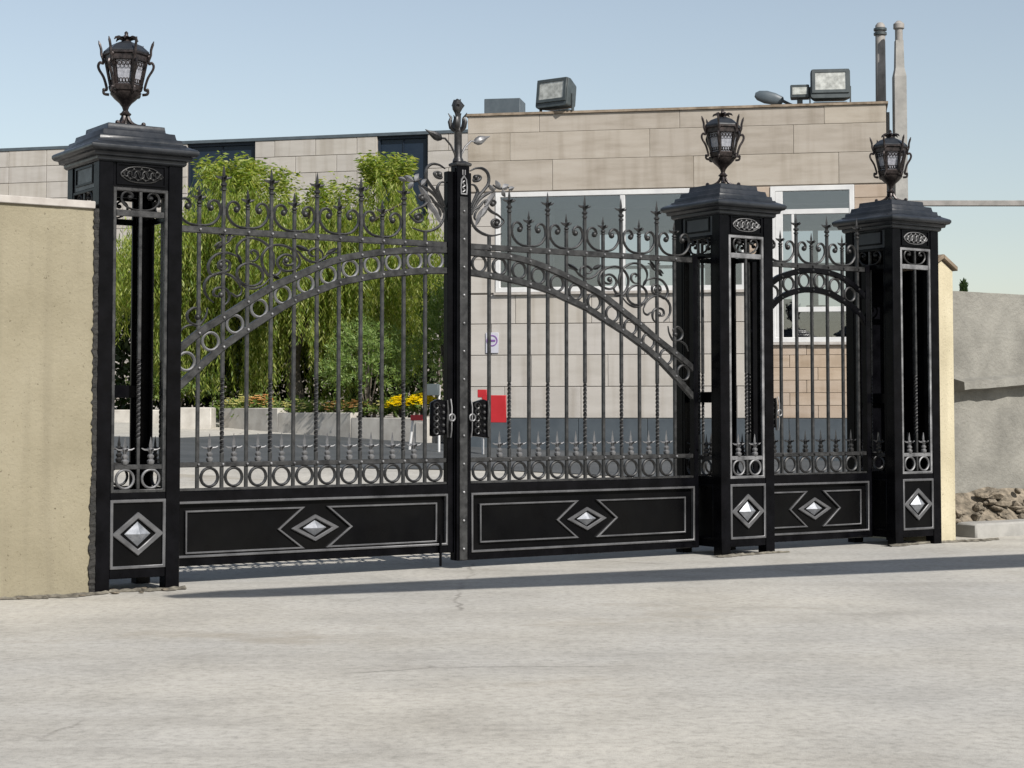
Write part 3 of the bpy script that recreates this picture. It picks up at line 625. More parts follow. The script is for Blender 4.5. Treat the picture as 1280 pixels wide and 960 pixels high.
# ------------------------------------------------------------------ pillars
def pillar(first=True):
    W = .674; h = W/2
    t = thing('gate_pillar', '', 'pillar', (0, 0, 0), TH, 'iron gate pillars')
    for sx in (-1, 1):
        for sy in (-1, 1):
            a, b = sorted((sx*h, sx*(h-.115))); c, d = sorted((sy*h, sy*(h-.115)))
            MB().box(a, b, c, d, -.03, 3.25).build('corner_post', BLACK, t, bev=.005)
    cap = MB()
    prof = [(.345, 3.235), (.36, 3.25), (.36, 3.272), (.388, 3.277), (.394, 3.304), (.42, 3.312), (.433, 3.33), (.433, 3.352), (.422, 3.362), (.36, 3.390), (.357, 3.402), (.337, 3.404), (.332, 3.440), (.304, 3.444), (.298, 3.452), (.290, 3.490), (.256, 3.496), (.236, 3.503), (.230, 3.549), (.10, 3.553)]
    cap.lathe([(r*1.41421, z) for r, z in prof], 4, phase=math.pi/4)
    cap.build('cap', CAPM, t, bev=.003)
    for k in range(4):                      # the four sides: front, right, back, left
        an = k*math.pi/2; c, s = math.cos(an), math.sin(an)
        def put(m, name, mat, bev=0, par=None, smooth=True, stf=False):
            me = m.mesh(name, mat, bev, smooth); o = link(name, me, t); o.rotation_euler = (0, 0, an)
            if stf: stuff(o)
            return o
        y0 = -h+.012; x0, x1 = -h+.115, h-.115
        frame = BLACK if k else IRON
        m = MB(); m.box(x0, x1, y0, y0+.03, 3.05, 3.25); put(m, 'frieze_panel', CAPM if k else BLACK)
        if k == 0:
            m = MB(); m.strip([(x0+.03, 3.075), (x1-.03, 3.075), (x1-.03, 3.225), (x0+.03, 3.225)], .012, y0-.012, y0, True); put(m, 'frieze_frame', BLACK); m = MB()
            q = np.random.default_rng(5)
            for i in range(11):
                xx = x0+.07+i*.031; amp = .036*math.sin(math.pi*(i+1)/12)+.012
                m.ribbon(sm([(xx-.02+amp*.8*math.cos(a)*(1-.07*j)+.02, 3.15+amp*math.sin(a)*(1-.07*j)*(1 if i % 2 else -1)) for j, a in enumerate(np.linspace(0, 6.6, 9))], 2), .0055, .011, 5, y=y0-.004)
                m.ball((xx, y0-.005, 3.15+amp*.9*(1 if i % 2 else -1)), .009, 5, 4)
            m.ribbon(sm([(x0+.06, 3.15), (x0+.12, 3.198), (0, 3.21), (x1-.12, 3.198), (x1-.06, 3.15), (x1-.12, 3.102), (0, 3.09), (x0+.12, 3.102)], 4, True), .005, .009, 5, True, y=y0-.003)
            put(m, 'frieze_ornament', SILV)
        else:
            m = MB(); m.strip([(x0+.05, 3.09), (x1-.05, 3.09), (x1-.05, 3.22), (x0+.05, 3.22)], .016, y0-.008, y0, True); put(m, 'frieze_ornament', BLACK)
        m = MB(); m.strip([(x0+.015, .752), (x1-.015, .752), (x1-.015, 3.035), (x0+.015, 3.035)], .026, y0-.008, y0+.022, True); put(m, 'grille_frame', IRON if k == 0 else BLACK, bev=.004)
        m = MB(); m.box(x0+.03, x1-.03, y0-.004, y0+.02, 2.83, 2.878); put(m, 'scroll_rail', IRON if k == 0 else BLACK, bev=.003)
        m = MB(); m.box(x0+.03, x1-.03, y0-.004, y0+.02, .915, .952); put(m, 'spear_rail', SILV if k == 0 else IRON, bev=.003)
        m = picket_mesh(.77, 3.02, (1.15, 1.75, 4), s=.011); o = put(m, 'picket', IRON, smooth=False); o.location = (-(y0+.008)*s, (y0+.008)*c, 0)
        m = cscroll(.82, a=.010, b=.012); m.v = [(x, y+y0+.008, z+2.885-.0) for x, y, z in m.v]; m.v = [(x, y, 2.882+(z-2.885)*.8) for x, y, z in m.v]
        put(m, 'c_scroll', IRON)
        for s_ in (-1, 1):
            m = ring_mesh(.070, .010, .014); m.v = [(x+s_*.103, y+y0+.008, z+.842) for x, y, z in m.v]; put(m, 'ring', SILV if k == 0 else IRON)
            m = spear_mesh(.21, 'spearlet'); m.v = [(x+s_*.103, y+y0+.008, z+.95) for x, y, z in m.v]; put(m, 'spearlet', SILV if k == 0 else IRON)
        m = MB(); m.box(x0, x1, y0+.002, y0+.014, .17, .69); put(m, 'base_panel', PLATE)
        m = MB(); m.box(x0, x1, y0-.006, y0+.03, .69, .742); m.box(x0, x1, y0-.006, y0+.03, .10, .17); put(m, 'base_rail', BLACK, bev=.004)
        if k in (0, 3):
            m = MB(); m.strip([(x0+.012, .182), (x1-.012, .182), (x1-.012, .678), (x0+.012, .678)], .024, y0-.016, y0+.002, True); put(m, 'panel_bead', BEAD if k == 0 else BLACK, bev=.004)
        if k == 0:
            diamond(t, 0, .43, .20, .165, y=y0+.002, wid=.04)
        if k in (2, 3):
            m = MB(); m.box(x0, x1, y0+.03, y0+.07, 1.46, 1.56); put(m, 'cross_brace', BLACK, bev=.003)
    return t
P1 = pillar()
P1.location = G(.337, .337)
P1['label'] = 'large black gate pillar at far left, beside the cream plaster wall'
# the other two stand a little lower in the ground, as their bottom panels show
P2 = copy_thing(P1, G(6.115+.337, .337, -.02), TH, 'middle black gate pillar, where the driveway gate and the pedestrian gate meet')
P3 = copy_thing(P1, G(8.420+.337, .337, -.02), TH, 'black gate pillar at far right, next to the pedestrian gate and grey wall')

# black sheets added at the right and back to darken the right pillar's inside
MB().box(.318, .326, -.22, .22, .70, 3.05).build('darkening_sheet', BLACK, P3); MB().box(-.22, .22, .318, .326, .70, 3.05).build('darkening_sheet', BLACK, P3)
# silver front trim on middle and right pillars, white highlights put into its colour
for P_, mt in ((P1, IRON), (P2, SILV), (P3, SILV)):
    for o in P_.children:
        nm = o.name.split('.')[0]
        if abs(o.rotation_euler.z) < .01 and nm in ('frieze_ornament', 'grille_frame', 'scroll_rail', 'spear_rail'):
            o.data = o.data.copy(); o.data.materials[0] = mt

# ------------------------------------------------------------------ lanterns on the pillars
def lantern():
    t = thing('lantern', '', 'lantern', (0, 0, 0), TH, 'lanterns standing on the gate pillars')
    b = MB()
    for k in range(4):
        a = k*math.pi/2+math.pi/4; c, s = math.cos(a), math.sin(a)
        P = sm([(.015, .13), (.02, .09), (.05, .04), (.105, .012), (.145, .014), (.152, .034)], 3)
        b.tube([(c*r, s*r, z) for r, z in P], [.015]*len(P), 6); b.ball((c*.15, s*.15, .022), .02, 6, 4)
    b.build('scroll_foot', BRONZ, t)
    MB().lathe([(.03, .0), (.022, .03), (.018, .07), (.02, .095), (.042, .102), (.046, .112), (.03, .124), (.02, .14), (.028, .165), (.05, .195), (.085, .225), (.118, .262), (.122, .275), (.10, .28)], 12).build('stem', BRONZ, t)
    n = 6; ph = math.pi/6
    def hexp(r, z): return [(r*math.cos(ph+2*math.pi*j/n), r*math.sin(ph+2*math.pi*j/n), z) for j in range(n)]
    m = MB(); m.loft([hexp(.11, .275), hexp(.125, .29), hexp(.135, .325), hexp(.128, .335), hexp(.10, .338)]); m.build('cage_base', BRONZ, t, smooth=False)
    m = MB(); m.loft([hexp(.155, .515), hexp(.165, .52), hexp(.168, .56), hexp(.182, .57), hexp(.182, .585), hexp(.15, .60)]); m.build('cage_collar', BRONZ, t, smooth=False)
    z0, z1, r0, r1 = .33, .52, .118, .156
    lo, hi = hexp(r0, z0), hexp(r1, z1)
    lo2, hi2 = hexp(r0*.93, z0+.004), hexp(r1*.93, z1-.004)
    for j in range(n):
        k = (j+1) % n
        MB().tube([lo[j], hi[j]], .0135, 5).build('cage_bar', BRONZ, t)
        def L(a, b, u): return tuple(a[i]+(b[i]-a[i])*u for i in range(3))
        g = [L(lo2[j], lo2[k], .12), L(lo2[j], lo2[k], .88), L(hi2[j], hi2[k], .88), L(hi2[j], hi2[k], .12)]
        e = [tuple(np.array(p)*(1-.03*np.array((1, 1, 0)))) for p in g]
        MB().add(g+e, [(0, 1, 2, 3), (7, 6, 5, 4), (0, 4, 5, 1), (1, 5, 6, 2), (2, 6, 7, 3), (3, 7, 4, 0)]).build('glass_pane', FROST, t, smooth=False)
        # pierced tracery over the top and foot of each pane
        tr = MB(); A, B = np.array(lo[j]), np.array(lo[k]); C, D = np.array(hi[j]), np.array(hi[k])
        for (p, q, dz, sgn) in ((C, D, -.012, -1), (A, B, .012, 1)):
            for i in range(5):
                u = (i+.5)/5; c = p+(q-p)*u; wd = np.linalg.norm(q-p)/10
                ax = (q-p)/np.linalg.norm(q-p)
                pts = [c+ax*wd*math.cos(a)+np.array((0, 0, dz+sgn*.02+.018*math.sin(a))) for a in np.linspace(0, 2*math.pi, 7)[:-1]]
                tr.tube(pts, .004, 4, True)
        stuff(tr.build('tracery', BRONZ, t))
        a = ph+2*math.pi*j/n; c, s = math.cos(a), math.sin(a)
        P = sm([(.128, .262), (.165, .268), (.17, .295), (.148, .30), (.15, .33), (.172, .40), (.205, .455), (.213, .49), (.198, .515), (.178, .505), (.176, .535), (.19, .575), (.192, .615), (.205, .66), (.213, .685)], 3)
        rr = [.011]*len(P); rr[-1] = .003; rr[-2] = .005; rr[-3] = .007
        MB().tube([(c*r, s*r, z) for r, z in P], rr, 6).ball((c*.168, s*.168, .30), .015, 6, 4).ball((c*.172, s*.172, .56), .018, 6, 4).build('scroll_arm', BRONZ, t)
    MB().loft([hexp(.178, .588), hexp(.176, .6), hexp(.12, .648), hexp(.06, .672), hexp(.05, .676)]).build('roof', CAPM, t, smooth=False)
    m = MB(); m.lathe([(.05, .67), (.035, .685), (.03, .70), (.06, .712), (.02, .72), (.014, .735), (.016, .75), (.004, .762)], 10)
    for j in range(6):
        a = j*math.pi/3; c, s = math.cos(a), math.sin(a); m.tube([(c*r, s*r, z) for r, z in ((.03, .70), (.06, .712), (.085, .705), (.098, .69))], [.014, .013, .01, .004], 5)
    m.build('crown', BRONZ, t)
    for z in (0,):
        MB().lathe([(.03, .335), (.03, .37), (.018, .375), (.018, .45), (.03, .47), (.005, .49)], 8).build('lamp_bulb', FROST, t)
    return t
LN = lantern(); LN.location = G(.337, .337, 3.553); LN['label'] = 'dark scrolled lantern against open sky on the far left pillar'
copy_thing(LN, G(6.452, .337, 3.533), TH+.12, 'dark scrolled lantern on the middle pillar, against the stone parapet')
copy_thing(LN, G(8.757, .337, 3.533), TH-.1, 'dark scrolled lantern on the far right pillar, in front of the grey poles')

# ------------------------------------------------------------------ boundary walls
def wall_left():
    bx = -3.
    t = thing('boundary_wall', 'cream pitted plaster wall with a pale coping, left of the gate', 'wall', G(bx, .17), TH)
    L = (-bx, -.17, 0)
    m = MB(); nx, nz = 60, 30; r = np.random.default_rng(4)
    def P(i, j, y, back=False):
        x = -6+5.978*i/nx; z = -.06+2.925*j/nz
        return (x, y+(0 if back else r.normal(0, .0022)), z)
    f = [[P(i, j, .0) for i in range(nx+1)] for j in range(nz+1)]
    vs = [p for row in f for p in row]; fs = [(j*(nx+1)+i, j*(nx+1)+i+1, (j+1)*(nx+1)+i+1, (j+1)*(nx+1)+i) for j in range(nz) for i in range(nx)]
    m.add(vs, fs); m.box(-6, -.022, .004, .34, -.06, 2.864)
    m.build('plaster_face', CREAM, t, L)
    for k in range(5):
        a = -6+k*1.194; MB().box(a, a+1.19, -.025, .365, 2.866, 2.925+r.normal(0, .003)).build('coping_slab', COPE, t, L, bev=.006)
    m = MB(); zz = np.linspace(-.05, 2.87, 130)
    pts = [(-.03-abs(r.normal(0, .009))-.010*(z < .8), z) for z in zz]
    rg = [[(x, -.012+r.normal(0, .004), z), (-.004, -.014+r.normal(0, .004), z), (-.002, .03, z), (x, .01, z)] for x, z in pts]
    m.loft(rg); m.build('tar_joint', TAR, t, L, smooth=False)
wall_left()
def wall_right():
    t = thing('gate_pier', 'narrow cream wall end with a small gabled coping, right of the far pillar', 'wall', G(9.27, .5), TH)
    L = (-9.27, -.5, 0)
    MB().prism([(9.098, -.05), (9.44, -.05), (9.44, 2.83), (9.268, 2.94), (9.098, 2.83)], .12, 1.2).build('plaster_body', CREAM_LIT, t, L, bev=.006)
    for a, b in ((9.04, 9.268), (9.268, 9.475)):
        z0 = 2.83 if a < 9.2 else 2.955; z1 = 2.955 if a < 9.2 else 2.83
        MB().prism([(a, z0), (b, z1), (b, z1+.045), (a, z0+.045)], .08, 1.24).build('coping_slab', BROWN, t, L, bev=.004)
    bx = 11.
    t = thing('retaining_wall', 'tall grey rendered wall with a broken ledge, at the far right', 'wall', G(bx, 1.1), TH)
    L = (-bx, -1.1, 0)
    m = MB(); nx, nz = 40, 24; r = np.random.default_rng(9)
    vs = [(9.44+5*i/nx, 1.0+r.normal(0, .004), -.1+2.81*j/nz) for j in range(nz+1) for i in range(nx+1)]
    m.add(vs, [(j*(nx+1)+i, j*(nx+1)+i+1, (j+1)*(nx+1)+i+1, (j+1)*(nx+1)+i) for j in range(nz) for i in range(nx)])
    m.box(9.44, 14.44, 1.006, 1.3, -.1, 2.71).build('render_face', GREYW, t, L)
    m = MB(); rg = []
    for i in range(12):
        x = 10.40+i*.13; k = .17+r.normal(0, .012); z = 1.60+.008*i
        rg.append([(x, 1.0, z-.03+r.normal(0, .006)), (x, 1.0-k, z+r.normal(0, .005)), (x, 1.0-k*.96, z+.085+r.normal(0, .006)), (x, 1.0, z+.12+r.normal(0, .006))])
    m.loft(rg); m.build('broken_ledge', GREYW, t, L, smooth=False)
wall_right()
tag(MB().box(0, 3.2, -.2, .2, -.05, .152).build('kerb_slab', CONC, None, G(9.98, .52), bev=.02), 'low concrete slab under the rubble at the foot of the grey wall', 'kerb').rotation_euler = (0, 0, TH)
def rock_mesh(seed, r0):
    bm = bmesh.new(); bmesh.ops.create_icosphere(bm, subdivisions=2, radius=r0)
    jj = np.random.default_rng(seed+90)
    r = np.random.default_rng(seed); ax = r.normal(size=(5, 3)); ax /= np.linalg.norm(ax, axis=1)[:, None]
    for v in bm.verts:
        p = np.array(v.co)
        for a in ax:
            d = p@a; 
            if d > r0*.62: p = p-a*(d-r0*.62)*.85
        v.co = Vector(p*np.array((1.35, .85, .6))*(1+jj.normal(0, .05)))
    me = bpy.data.meshes.new('rubble_stone'); bm.to_mesh(me); bm.free(); me.materials.append(ROCK); return me
rocks = [rock_mesh(i, .1) for i in range(5)]
rr = np.random.default_rng(21)
spots = []
for i in range(64):
    u = rr.random(); x = 9.95+2.1*u; lim = .06+.36*min(1, (x-9.9)/.62)
    z = .15+lim*rr.random()*.75; y = .98-.28*(1-(z-.15)/max(lim, .05))-.03
    spots.append((x, y-.02, z, .35+.6*rr.random()))
for x, y, z, s in spots:
    o = link('rubble_stone', rocks[rr.integers(5)], None, G(x, y, z), rr.random()*6.3); o.scale = (s*rr.uniform(.7, 1.5), s, s*rr.uniform(.6, 1.3)); o.rotation_euler[0] = rr.normal(0, .6)
    tag(o, 'rough brown stone in the rubble heap on the kerb slab by the grey wall', 'stone', 'rubble heap by the grey wall')
m = MB(); rg = []
for i in range(15):
    x = 9.75+i*.17; h_ = .04+.30*min(1, max(0, (x-9.85)/.65))+rr.normal(0, .02)
    rg.append([(x, 1.0, .14), (x, .62+rr.normal(0, .03), .145), (x, .80+rr.normal(0, .02), .14+h_*.5), (x, .99, .14+h_)])
m.loft(rg); o = m.build('dirt_heap', ROCK, None, G(0, 0)); o.rotation_euler = (0, 0, TH); stuff(o); tag(o, 'bank of brown dirt under the rubble by the grey wall', 'dirt')
# a few loose pieces at pillar feet
for x, y, s in ((.12, -.1, .30), (.3, -.16, .2), (.52, -.08, .28), (.42, .1, .3), (.2, .12, .35), (-.3, -.1, .25), (-.6, -.07, .2), (-.15, -.14, .22)):
    o = link('pebble', rocks[rr.integers(5)], None, G(x, y, .01), rr.random()*6); o.scale = (s, s, s*.6)
    tag(o, 'small loose stone on the ground at the foot of the left gate pillar', 'stone', 'loose stones by the left pillar')

def dirt_strip(label, x0, x1, yb, w0, seed):
    r = np.random.default_rng(seed); n = int((x1-x0)/.03); x = np.linspace(x0, x1, n)
    wv = w0*(.5+.5*np.sin(x*5.1+seed))*(.6+.8*r.random(n))+.012
    rg = [[(x[i], yb+.03, .008), (x[i], yb-wv[i]*.5, .016+.012*r.random()), (x[i], yb-wv[i], .0045)] for i in range(n)]
    v = [q for s in rg for q in s]; f = []
    for i in range(n-1):
        for k in range(2): f.append((i*3+k, (i+1)*3+k, (i+1)*3+k+1, i*3+k+1))
    o = stuff(MB().add(v, f).build('dirt', DIRT, None, G(0, 0), smooth=False)); o.rotation_euler = (0, 0, TH); tag(o, label, 'dirt')
dirt_strip('dark dirt gathered along the foot of the cream wall', -6, .1, -.005, .13, 3)
dirt_strip('loose dirt gathered under and before the left gate pillar', .1, .72, .04, .12, 5)
dirt_strip('loose dirt gathered at the foot of the middle gate pillar', 6.0, 6.95, .0, .10, 8)
dirt_strip('loose dirt at the foot of the right gate pillar and pier', 8.3, 10.0, .06, .10, 9)

# ------------------------------------------------------------------ guard house
SLABS = {}
def slab(t, u0, u1, z0, z1, mat, name='stone_slab', v=-.03, d=.03, bev=.006):
    key = (round(u1-u0, 3), round(z1-z0, 3), mat.name, round(d, 3))
    if key not in SLABS:
        SLABS[key] = MB().box(0, key[0], 0, d, 0, key[1]).mesh(name, mat, bev, smooth=False)
    o = link(name, SLABS[key], t, (u0, v+rng.normal(0, .0022), z0)); return o
def course(t, u0, u1, z0, z1, L, off, mat, gap=.006, name='stone_slab'):
    x = u0; n = u0+off
    while x < u1-.03:
        e = min(n, u1)
        if u1-e < .12: e = u1
        if e-x > .02: slab(t, x+gap/2, e-gap/2, z0+gap/2, z1-gap/2, mat, name)
        x = e; n = e+L
HA = R(-10.34)
def guard_house():
    t = thing('guard_house', 'stone clad guard house with big white framed windows, behind the right half of the gate', 'building', (-.777, 33, 0), HA)
    def b(u0, u1, v0, v1, z0, z1, name, mat, bev=0, par=None): return MB().box(u0, u1, v0, v1, z0, z1).build(name, mat, par or t, bev=bev)
    U = 7.64; D = 3.0; ZT_ = 6.9
    W1 = (.53, 5.15, 3.56, 5.42); W2 = (5.58, 7.07, 2.60, 5.42)
    # structural wall behind the cladding, pieced round the openings
    for u0, u1, z0, z1 in ((0, U, 5.42, 6.86), (0, W1[0], 1.2, 5.42), (W1[1], W2[0], 1.2, 5.42), (W2[1], U, 1.2, 5.42), (W1[0], W1[1], 1.2, W1[2]), (W2[0], W2[1], 1.2, W2[2]), (0, U, -.3, 1.2)):
        b(u0, u1, 0, .22, z0, z1, 'wall', JOINT)
    for u0, u1, z0, z1 in ((0, U, 5.0, 6.86), (0, U, -.3, 3.2), (0, 2.0, 3.2, 5.0), (4.3, 5.5, 3.2, 5.0), (7.2, U, 3.2, 5.0)):
        b(u0, u1, D-.22, D, z0, z1, 'wall', INNER)
    b(0, .2, .22, D-.22, -.3, 6.86, 'wall', STONE); b(U-.2, U, .22, D-.22, -.3, 6.86, 'wall', STONE)
    b(.2, U-.2, .22, D-.22, 5.55, 5.75, 'ceiling', INNER); b(.2, U-.2, .22, D-.22, 1.0, 1.2, 'floor', DARKW)
    b(.2, U-.2, .22, D-.22, 6.3, 6.45, 'roof', CONC)
    b(-.04, U+.04, -.06, D+.03, 6.862, 6.906, 'roof_coping', BROWN)
    # cladding: parapet bands
    for i, (z0, z1, off) in enumerate(((6.53, 6.86, 1.35), (6.01, 6.53, .8), (5.44, 6.01, 1.6))): course(t, 0, U, z0, z1, 2.6, off, STONE, .004)
    for i, z in enumerate((2.98, 2.40, 1.82, 1.24)):
        course(t, 0, 5.5, z, z+.575 if i else 3.52, 1.42, (.9, .45, 1.2, .7)[i], TILE if i else TILE)
    for i, z in enumerate((3.55, 4.17, 4.79)): course(t, 0, W1[0], z, z+.62, .6, .6, TILE)
    for i in range(6): course(t, 5.5, U, 1.24+.226*i, 1.24+.226*(i+1), 1.1, (.9, .4, .7)[i % 3], STONEW)
    for i in range(12): course(t, W2[1], U, 2.60+.235*i, 2.60+.235*(i+1), .6, .6, STONEW)
    for i in range(8): course(t, W1[1], W2[0], 3.55+.234*i, 3.55+.234*(i+1), .6, .6, STONEW)
    course(t, W1[0]+0, W1[1], 3.50, 3.555, 1.42, .7, TILE)
    course(t, 0, U, -.2, 1.235, 1.27, .8, BLUEG, name='plinth_slab')
    # windows
    def window(W, mull, trans, name):
        u0, u1, z0, z1 = W; f = .09
        m = MB(); m.strip([(u0+f/2, z0+f/2), (u1-f/2, z0+f/2), (u1-f/2, z1-f/2), (u0+f/2, z1-f/2)], f, -.05, .07, True)
        fr = m.build(name, WHITE, t, bev=.006)
        edges = [u0+f]+[x for x in mull]+[u1-f]
        for x in mull: b(x-.045, x+.045, -.04, .06, z0+f, z1-f, 'mullion', WHITE, .004, fr)
        for z, a, c in trans: b(a, c, -.038, .058, z-.045, z+.045, 'transom', WHITE, .004, fr)
        b(u0+f*.5, u1-f*.5, .005, .013, z0+f*.5, z1-f*.5, 'pane', GLASS, 0, fr)
        b(u0-.03, u1+.03, -.085, -.001, z0-.05, z0-.002, 'window_sill', COPE, .005, fr)
        return fr
    window(W1, [2.9, 4.62], [], 'window')
    w2 = window(W2, [], [(4.955, 5.801, 6.98), (3.19, 6.0, 6.98)], 'window')
    b(5.672, 5.80, -.04, .06, 2.69, 5.33, 'mullion', WHITE, .004, w2); b(5.955, 5.999, -.036, .056, 2.69, 4.909, 'mullion', WHITE, .004, w2)
    for u0, u1, z0, z1 in ((2.0, 4.3, 3.2, 5.0), (5.5, 7.2, 3.2, 5.0)):
        m = MB(); m.strip([(u0+.05, z0+.05), (u1-.05, z0+.05), (u1-.05, z1-.05), (u0+.05, z1-.05)], .1, D-.2, D-.05, True); fr = m.build('rear_window', WHITE, t)
        b((u0+u1)/2-.05, (u0+u1)/2+.05, D-.19, D-.06, z0+.1, z1-.1, 'mullion', WHITE, 0, fr)
        b(u0+.1, u1-.1, D-.19, D-.06, (z0+z1)/2+.1, (z0+z1)/2+.16, 'transom', WHITE, 0, fr)
    b(1.3, 1.42, 1.2, 1.32, 1.2, 5.55, 'column', WHITE); b(.9, 2.2, 1.9, 2.5, 1.2, 4.25, 'cabinet', INNER)
    b(5.7, 5.98, .3, .5, 1.2, 3.4, 'dark_cabinet', DARKW); b(6.1, 6.95, .5, 1.1, 1.2, 3.0, 'desk', DARKW)
    b(6.2, 6.55, .6, .8, 3.0, 3.3, 'monitor', GLASSD); b(4.5, 4.62, 1.5, 1.62, 1.2, 5.55, 'column', WHITE)
    b(.4, 7.2, 1.5, 1.7, 5.28, 5.55, 'ceiling_beam', INNER)
    return t
GH = guard_house()
def onroof(u, v, z): return Matrix.Rotation(HA, 4, 'Z')@Vector((u, v, 0))+Vector((-.777, 33, z))
# things on its roof
tag(MB().box(0, .7, 0, .6, 0, .9).build('roof_vent', GREYM, None, onroof(.13, .9, 6.45), bev=.01), 'blue grey metal box on the guard house roof, left of the floodlights', 'vent box').rotation_euler = (0, 0, HA)
def floodlight(label, p, rz, k=1., tilt=-.12):
    t = thing('floodlight', label, 'floodlight', p, rz, 'floodlights along the guard house parapet')
    def sq(a, b, y, z0, z1, rd=.05):
        out = []
        for cx_, cz_, s in ((a+rd, z0+rd, 180), (b-rd, z0+rd, 270), (b-rd, z1-rd, 0), (a+rd, z1-rd, 90)):
            for q in (0, 30, 60, 90): out.append((cx_+rd*math.cos(R(s+q)), y, cz_+rd*math.sin(R(s+q))))
        return out
    h = MB(); h.loft([sq(-.35*k, .35*k, -.2*k, .04*k, .58*k), sq(-.355*k, .355*k, -.1*k, .035*k, .585*k), sq(-.30*k, .30*k, .16*k, .08*k, .52*k), sq(-.2*k, .2*k, .3*k, .15*k, .45*k)])
    hs = h.build('housing', LAMPB, t, bev=.004); hs.rotation_euler = (tilt, 0, 0)
    MB().strip([(-.30*k, .16*k), (.30*k, .16*k), (.30*k, .54*k), (-.30*k, .54*k)], .06*k, -.225*k, -.19*k, True).build('lens_rim', LAMPB, hs, bev=.004)
    MB().box(-.275*k, .275*k, -.212*k, -.201*k, .185*k, .515*k).build('lens', FGLASS, hs)
    m = MB(); m.box(-.30*k, .30*k, -.06*k, .06*k, -.02, .012)
    for s in (-1, 1): m.box(s*.36*k-.012, s*.36*k+.012, -.03*k, .03*k, -.02, .3*k)
    m.build('bracket', LAMPB, t)
    return t
floodlight('square floodlight left of the two on the parapet, its lens turned half left', onroof(1.66, .1, 6.925), HA-.45, 1.)
floodlight('square floodlight at the right end of the parapet, beside the smaller lamp', onroof(6.66, .1, 6.925), HA+.05, 1.)
def small_lamp():
    t = thing('spotlight', 'small boxy lamp between the drooping flat lamp and the big right floodlight', 'lamp', onroof(6.12, .12, 6.925), HA)
    MB().box(-.17, .17, -.12, .14, .10, .34).build('housing', LAMPB, t, bev=.015)
    MB().box(-.13, .13, -.127, -.121, .16, .29).build('lens', FGLASS, t)
    MB().box(-.05, .05, -.03, .03, -.02, .1).box(-.1, .1, -.06, .06, -.02, .0).build('bracket', LAMPB, t)
    t = thing('street_lamp_head', 'flat grey lamp head leaning left off the parapet edge', 'lamp', onroof(5.98, .25, 6.925), HA)
    m = MB(); m.lathe([(.01, -.28), (.07, -.25), (.11, -.1), (.12, .06), (.09, .2), (.04, .26)], 10, squash=(1, .45))
    o = m.build('lamp_shell', GREYM, t, (-.42, 0, .16)); o.rotation_euler = (0, R(-76), 0)
    MB().tube([(-.18, 0, .10), (-.05, 0, .03), (.02, 0, 0)], .028, 8).build('lamp_arm', LAMPB, t)
small_lamp()
# poles at the right end
def pole(name, label, x, y, secs, extra=None):
    t = thing(name, label, 'pole', (x, y, ground_z(x, y)))
    for nm, prof, n, mt in secs: MB().lathe([(r, z-ground_z(x, y)) for r, z in prof], n, phase=math.pi/4).build(nm, mt, t, smooth=n > 4)
    if extra: extra(t)
    return t
def clamps(t):
    for z in (7.72, 7.80): MB().lathe([(.1, z), (.12, z+.01), (.12, z+.05), (.1, z+.06)], 12).build('clamp_band', LAMPB, t)
pole('lamp_pole', 'round steel pole on a square concrete stub, left of the two poles', 6.72, 31.95, [('stub', [(.19, -.1), (.18, 6.75)], 4, CONC), ('shaft', [(.095, 6.7), (.088, 8.35), (.05, 8.4)], 14, POLE)], clamps)
def arm(t):
    z0 = t.location.z
    MB().box(.05, 3.4, -.05, .05, 5.02-z0, 5.12-z0).build('cross_arm', POLE, t, bev=.01)
pole('utility_pole', 'square concrete pole with a long horizontal arm, right of the two poles', 6.98, 31.6, [('shaft', [(.17, -.1), (.155, 5.3), (.15, 7.35), (.11, 7.5), (.095, 8.0)], 4, CONC), ('neck', [(.07, 7.95), (.07, 8.2), (.1, 8.22), (.1, 8.3), (.03, 8.36)], 10, POLE)], arm)
# sign on the wall, boards in the yard
def notice():
    t = thing('wall_sign', 'small white notice with a purple ring, on the guard house wall by the meeting post', 'sign', onroof(.47, -.04, 2.36), HA)
    MB().box(-.12, .12, -.012, 0, .08, .46).build('plate', SIGNW, t, bev=.003)
    m = MB(); m.ribbon([(.095*math.cos(a), .31+.095*math.sin(a)) for a in np.linspace(0, 2*math.pi, 21)[:-1]], .014, .004, 4, True, y=-.016); m.strip([(-.06, .31), (.06, .31)], .035, -.02, -.0125); m.build('ring_mark', SIGNP, t)
notice()
def board(label, x, y, w_, z0, z1, lean, mat, pm=WHITE, name='red_board', px_=0., d=.05):
    gz = ground_z(x, y); t = thing(name, label, 'board', (x, y, gz), HA, 'red boards on white posts' if mat is RED else None)
    MB().box(-w_/2, w_/2, -d, 0, z0-gz, z1-gz).build('board_panel', mat, t, bev=.006)
    MB().tube([(px_-lean, .03, -.02), (px_-lean*.5, .03, (z0-gz)*.5), (px_, .03, z1-gz-.02)], .022, 8).build('post', pm, t)
    return t
board('upright red board on a white post, right of the meeting post', -.26, 30.7, .42, 1.17, 1.64, 0, RED, px_=-.1)
board('low narrow red board on a leaning white post, left of the meeting post', -1.62, 31.6, .26, 1.20, 1.30, .07, RED, px_=-.1)
board('dark box on a thin white post, behind the left lock of the gate', -1.32, 31.2, .2, 1.64, 1.84, 0, DARKW, name='post_box', px_=.08, d=.16)
board('small red disc-like board peeping over the right lock of the gate', -.47, 30.9, .16, 1.6, 1.74, 0, RED)

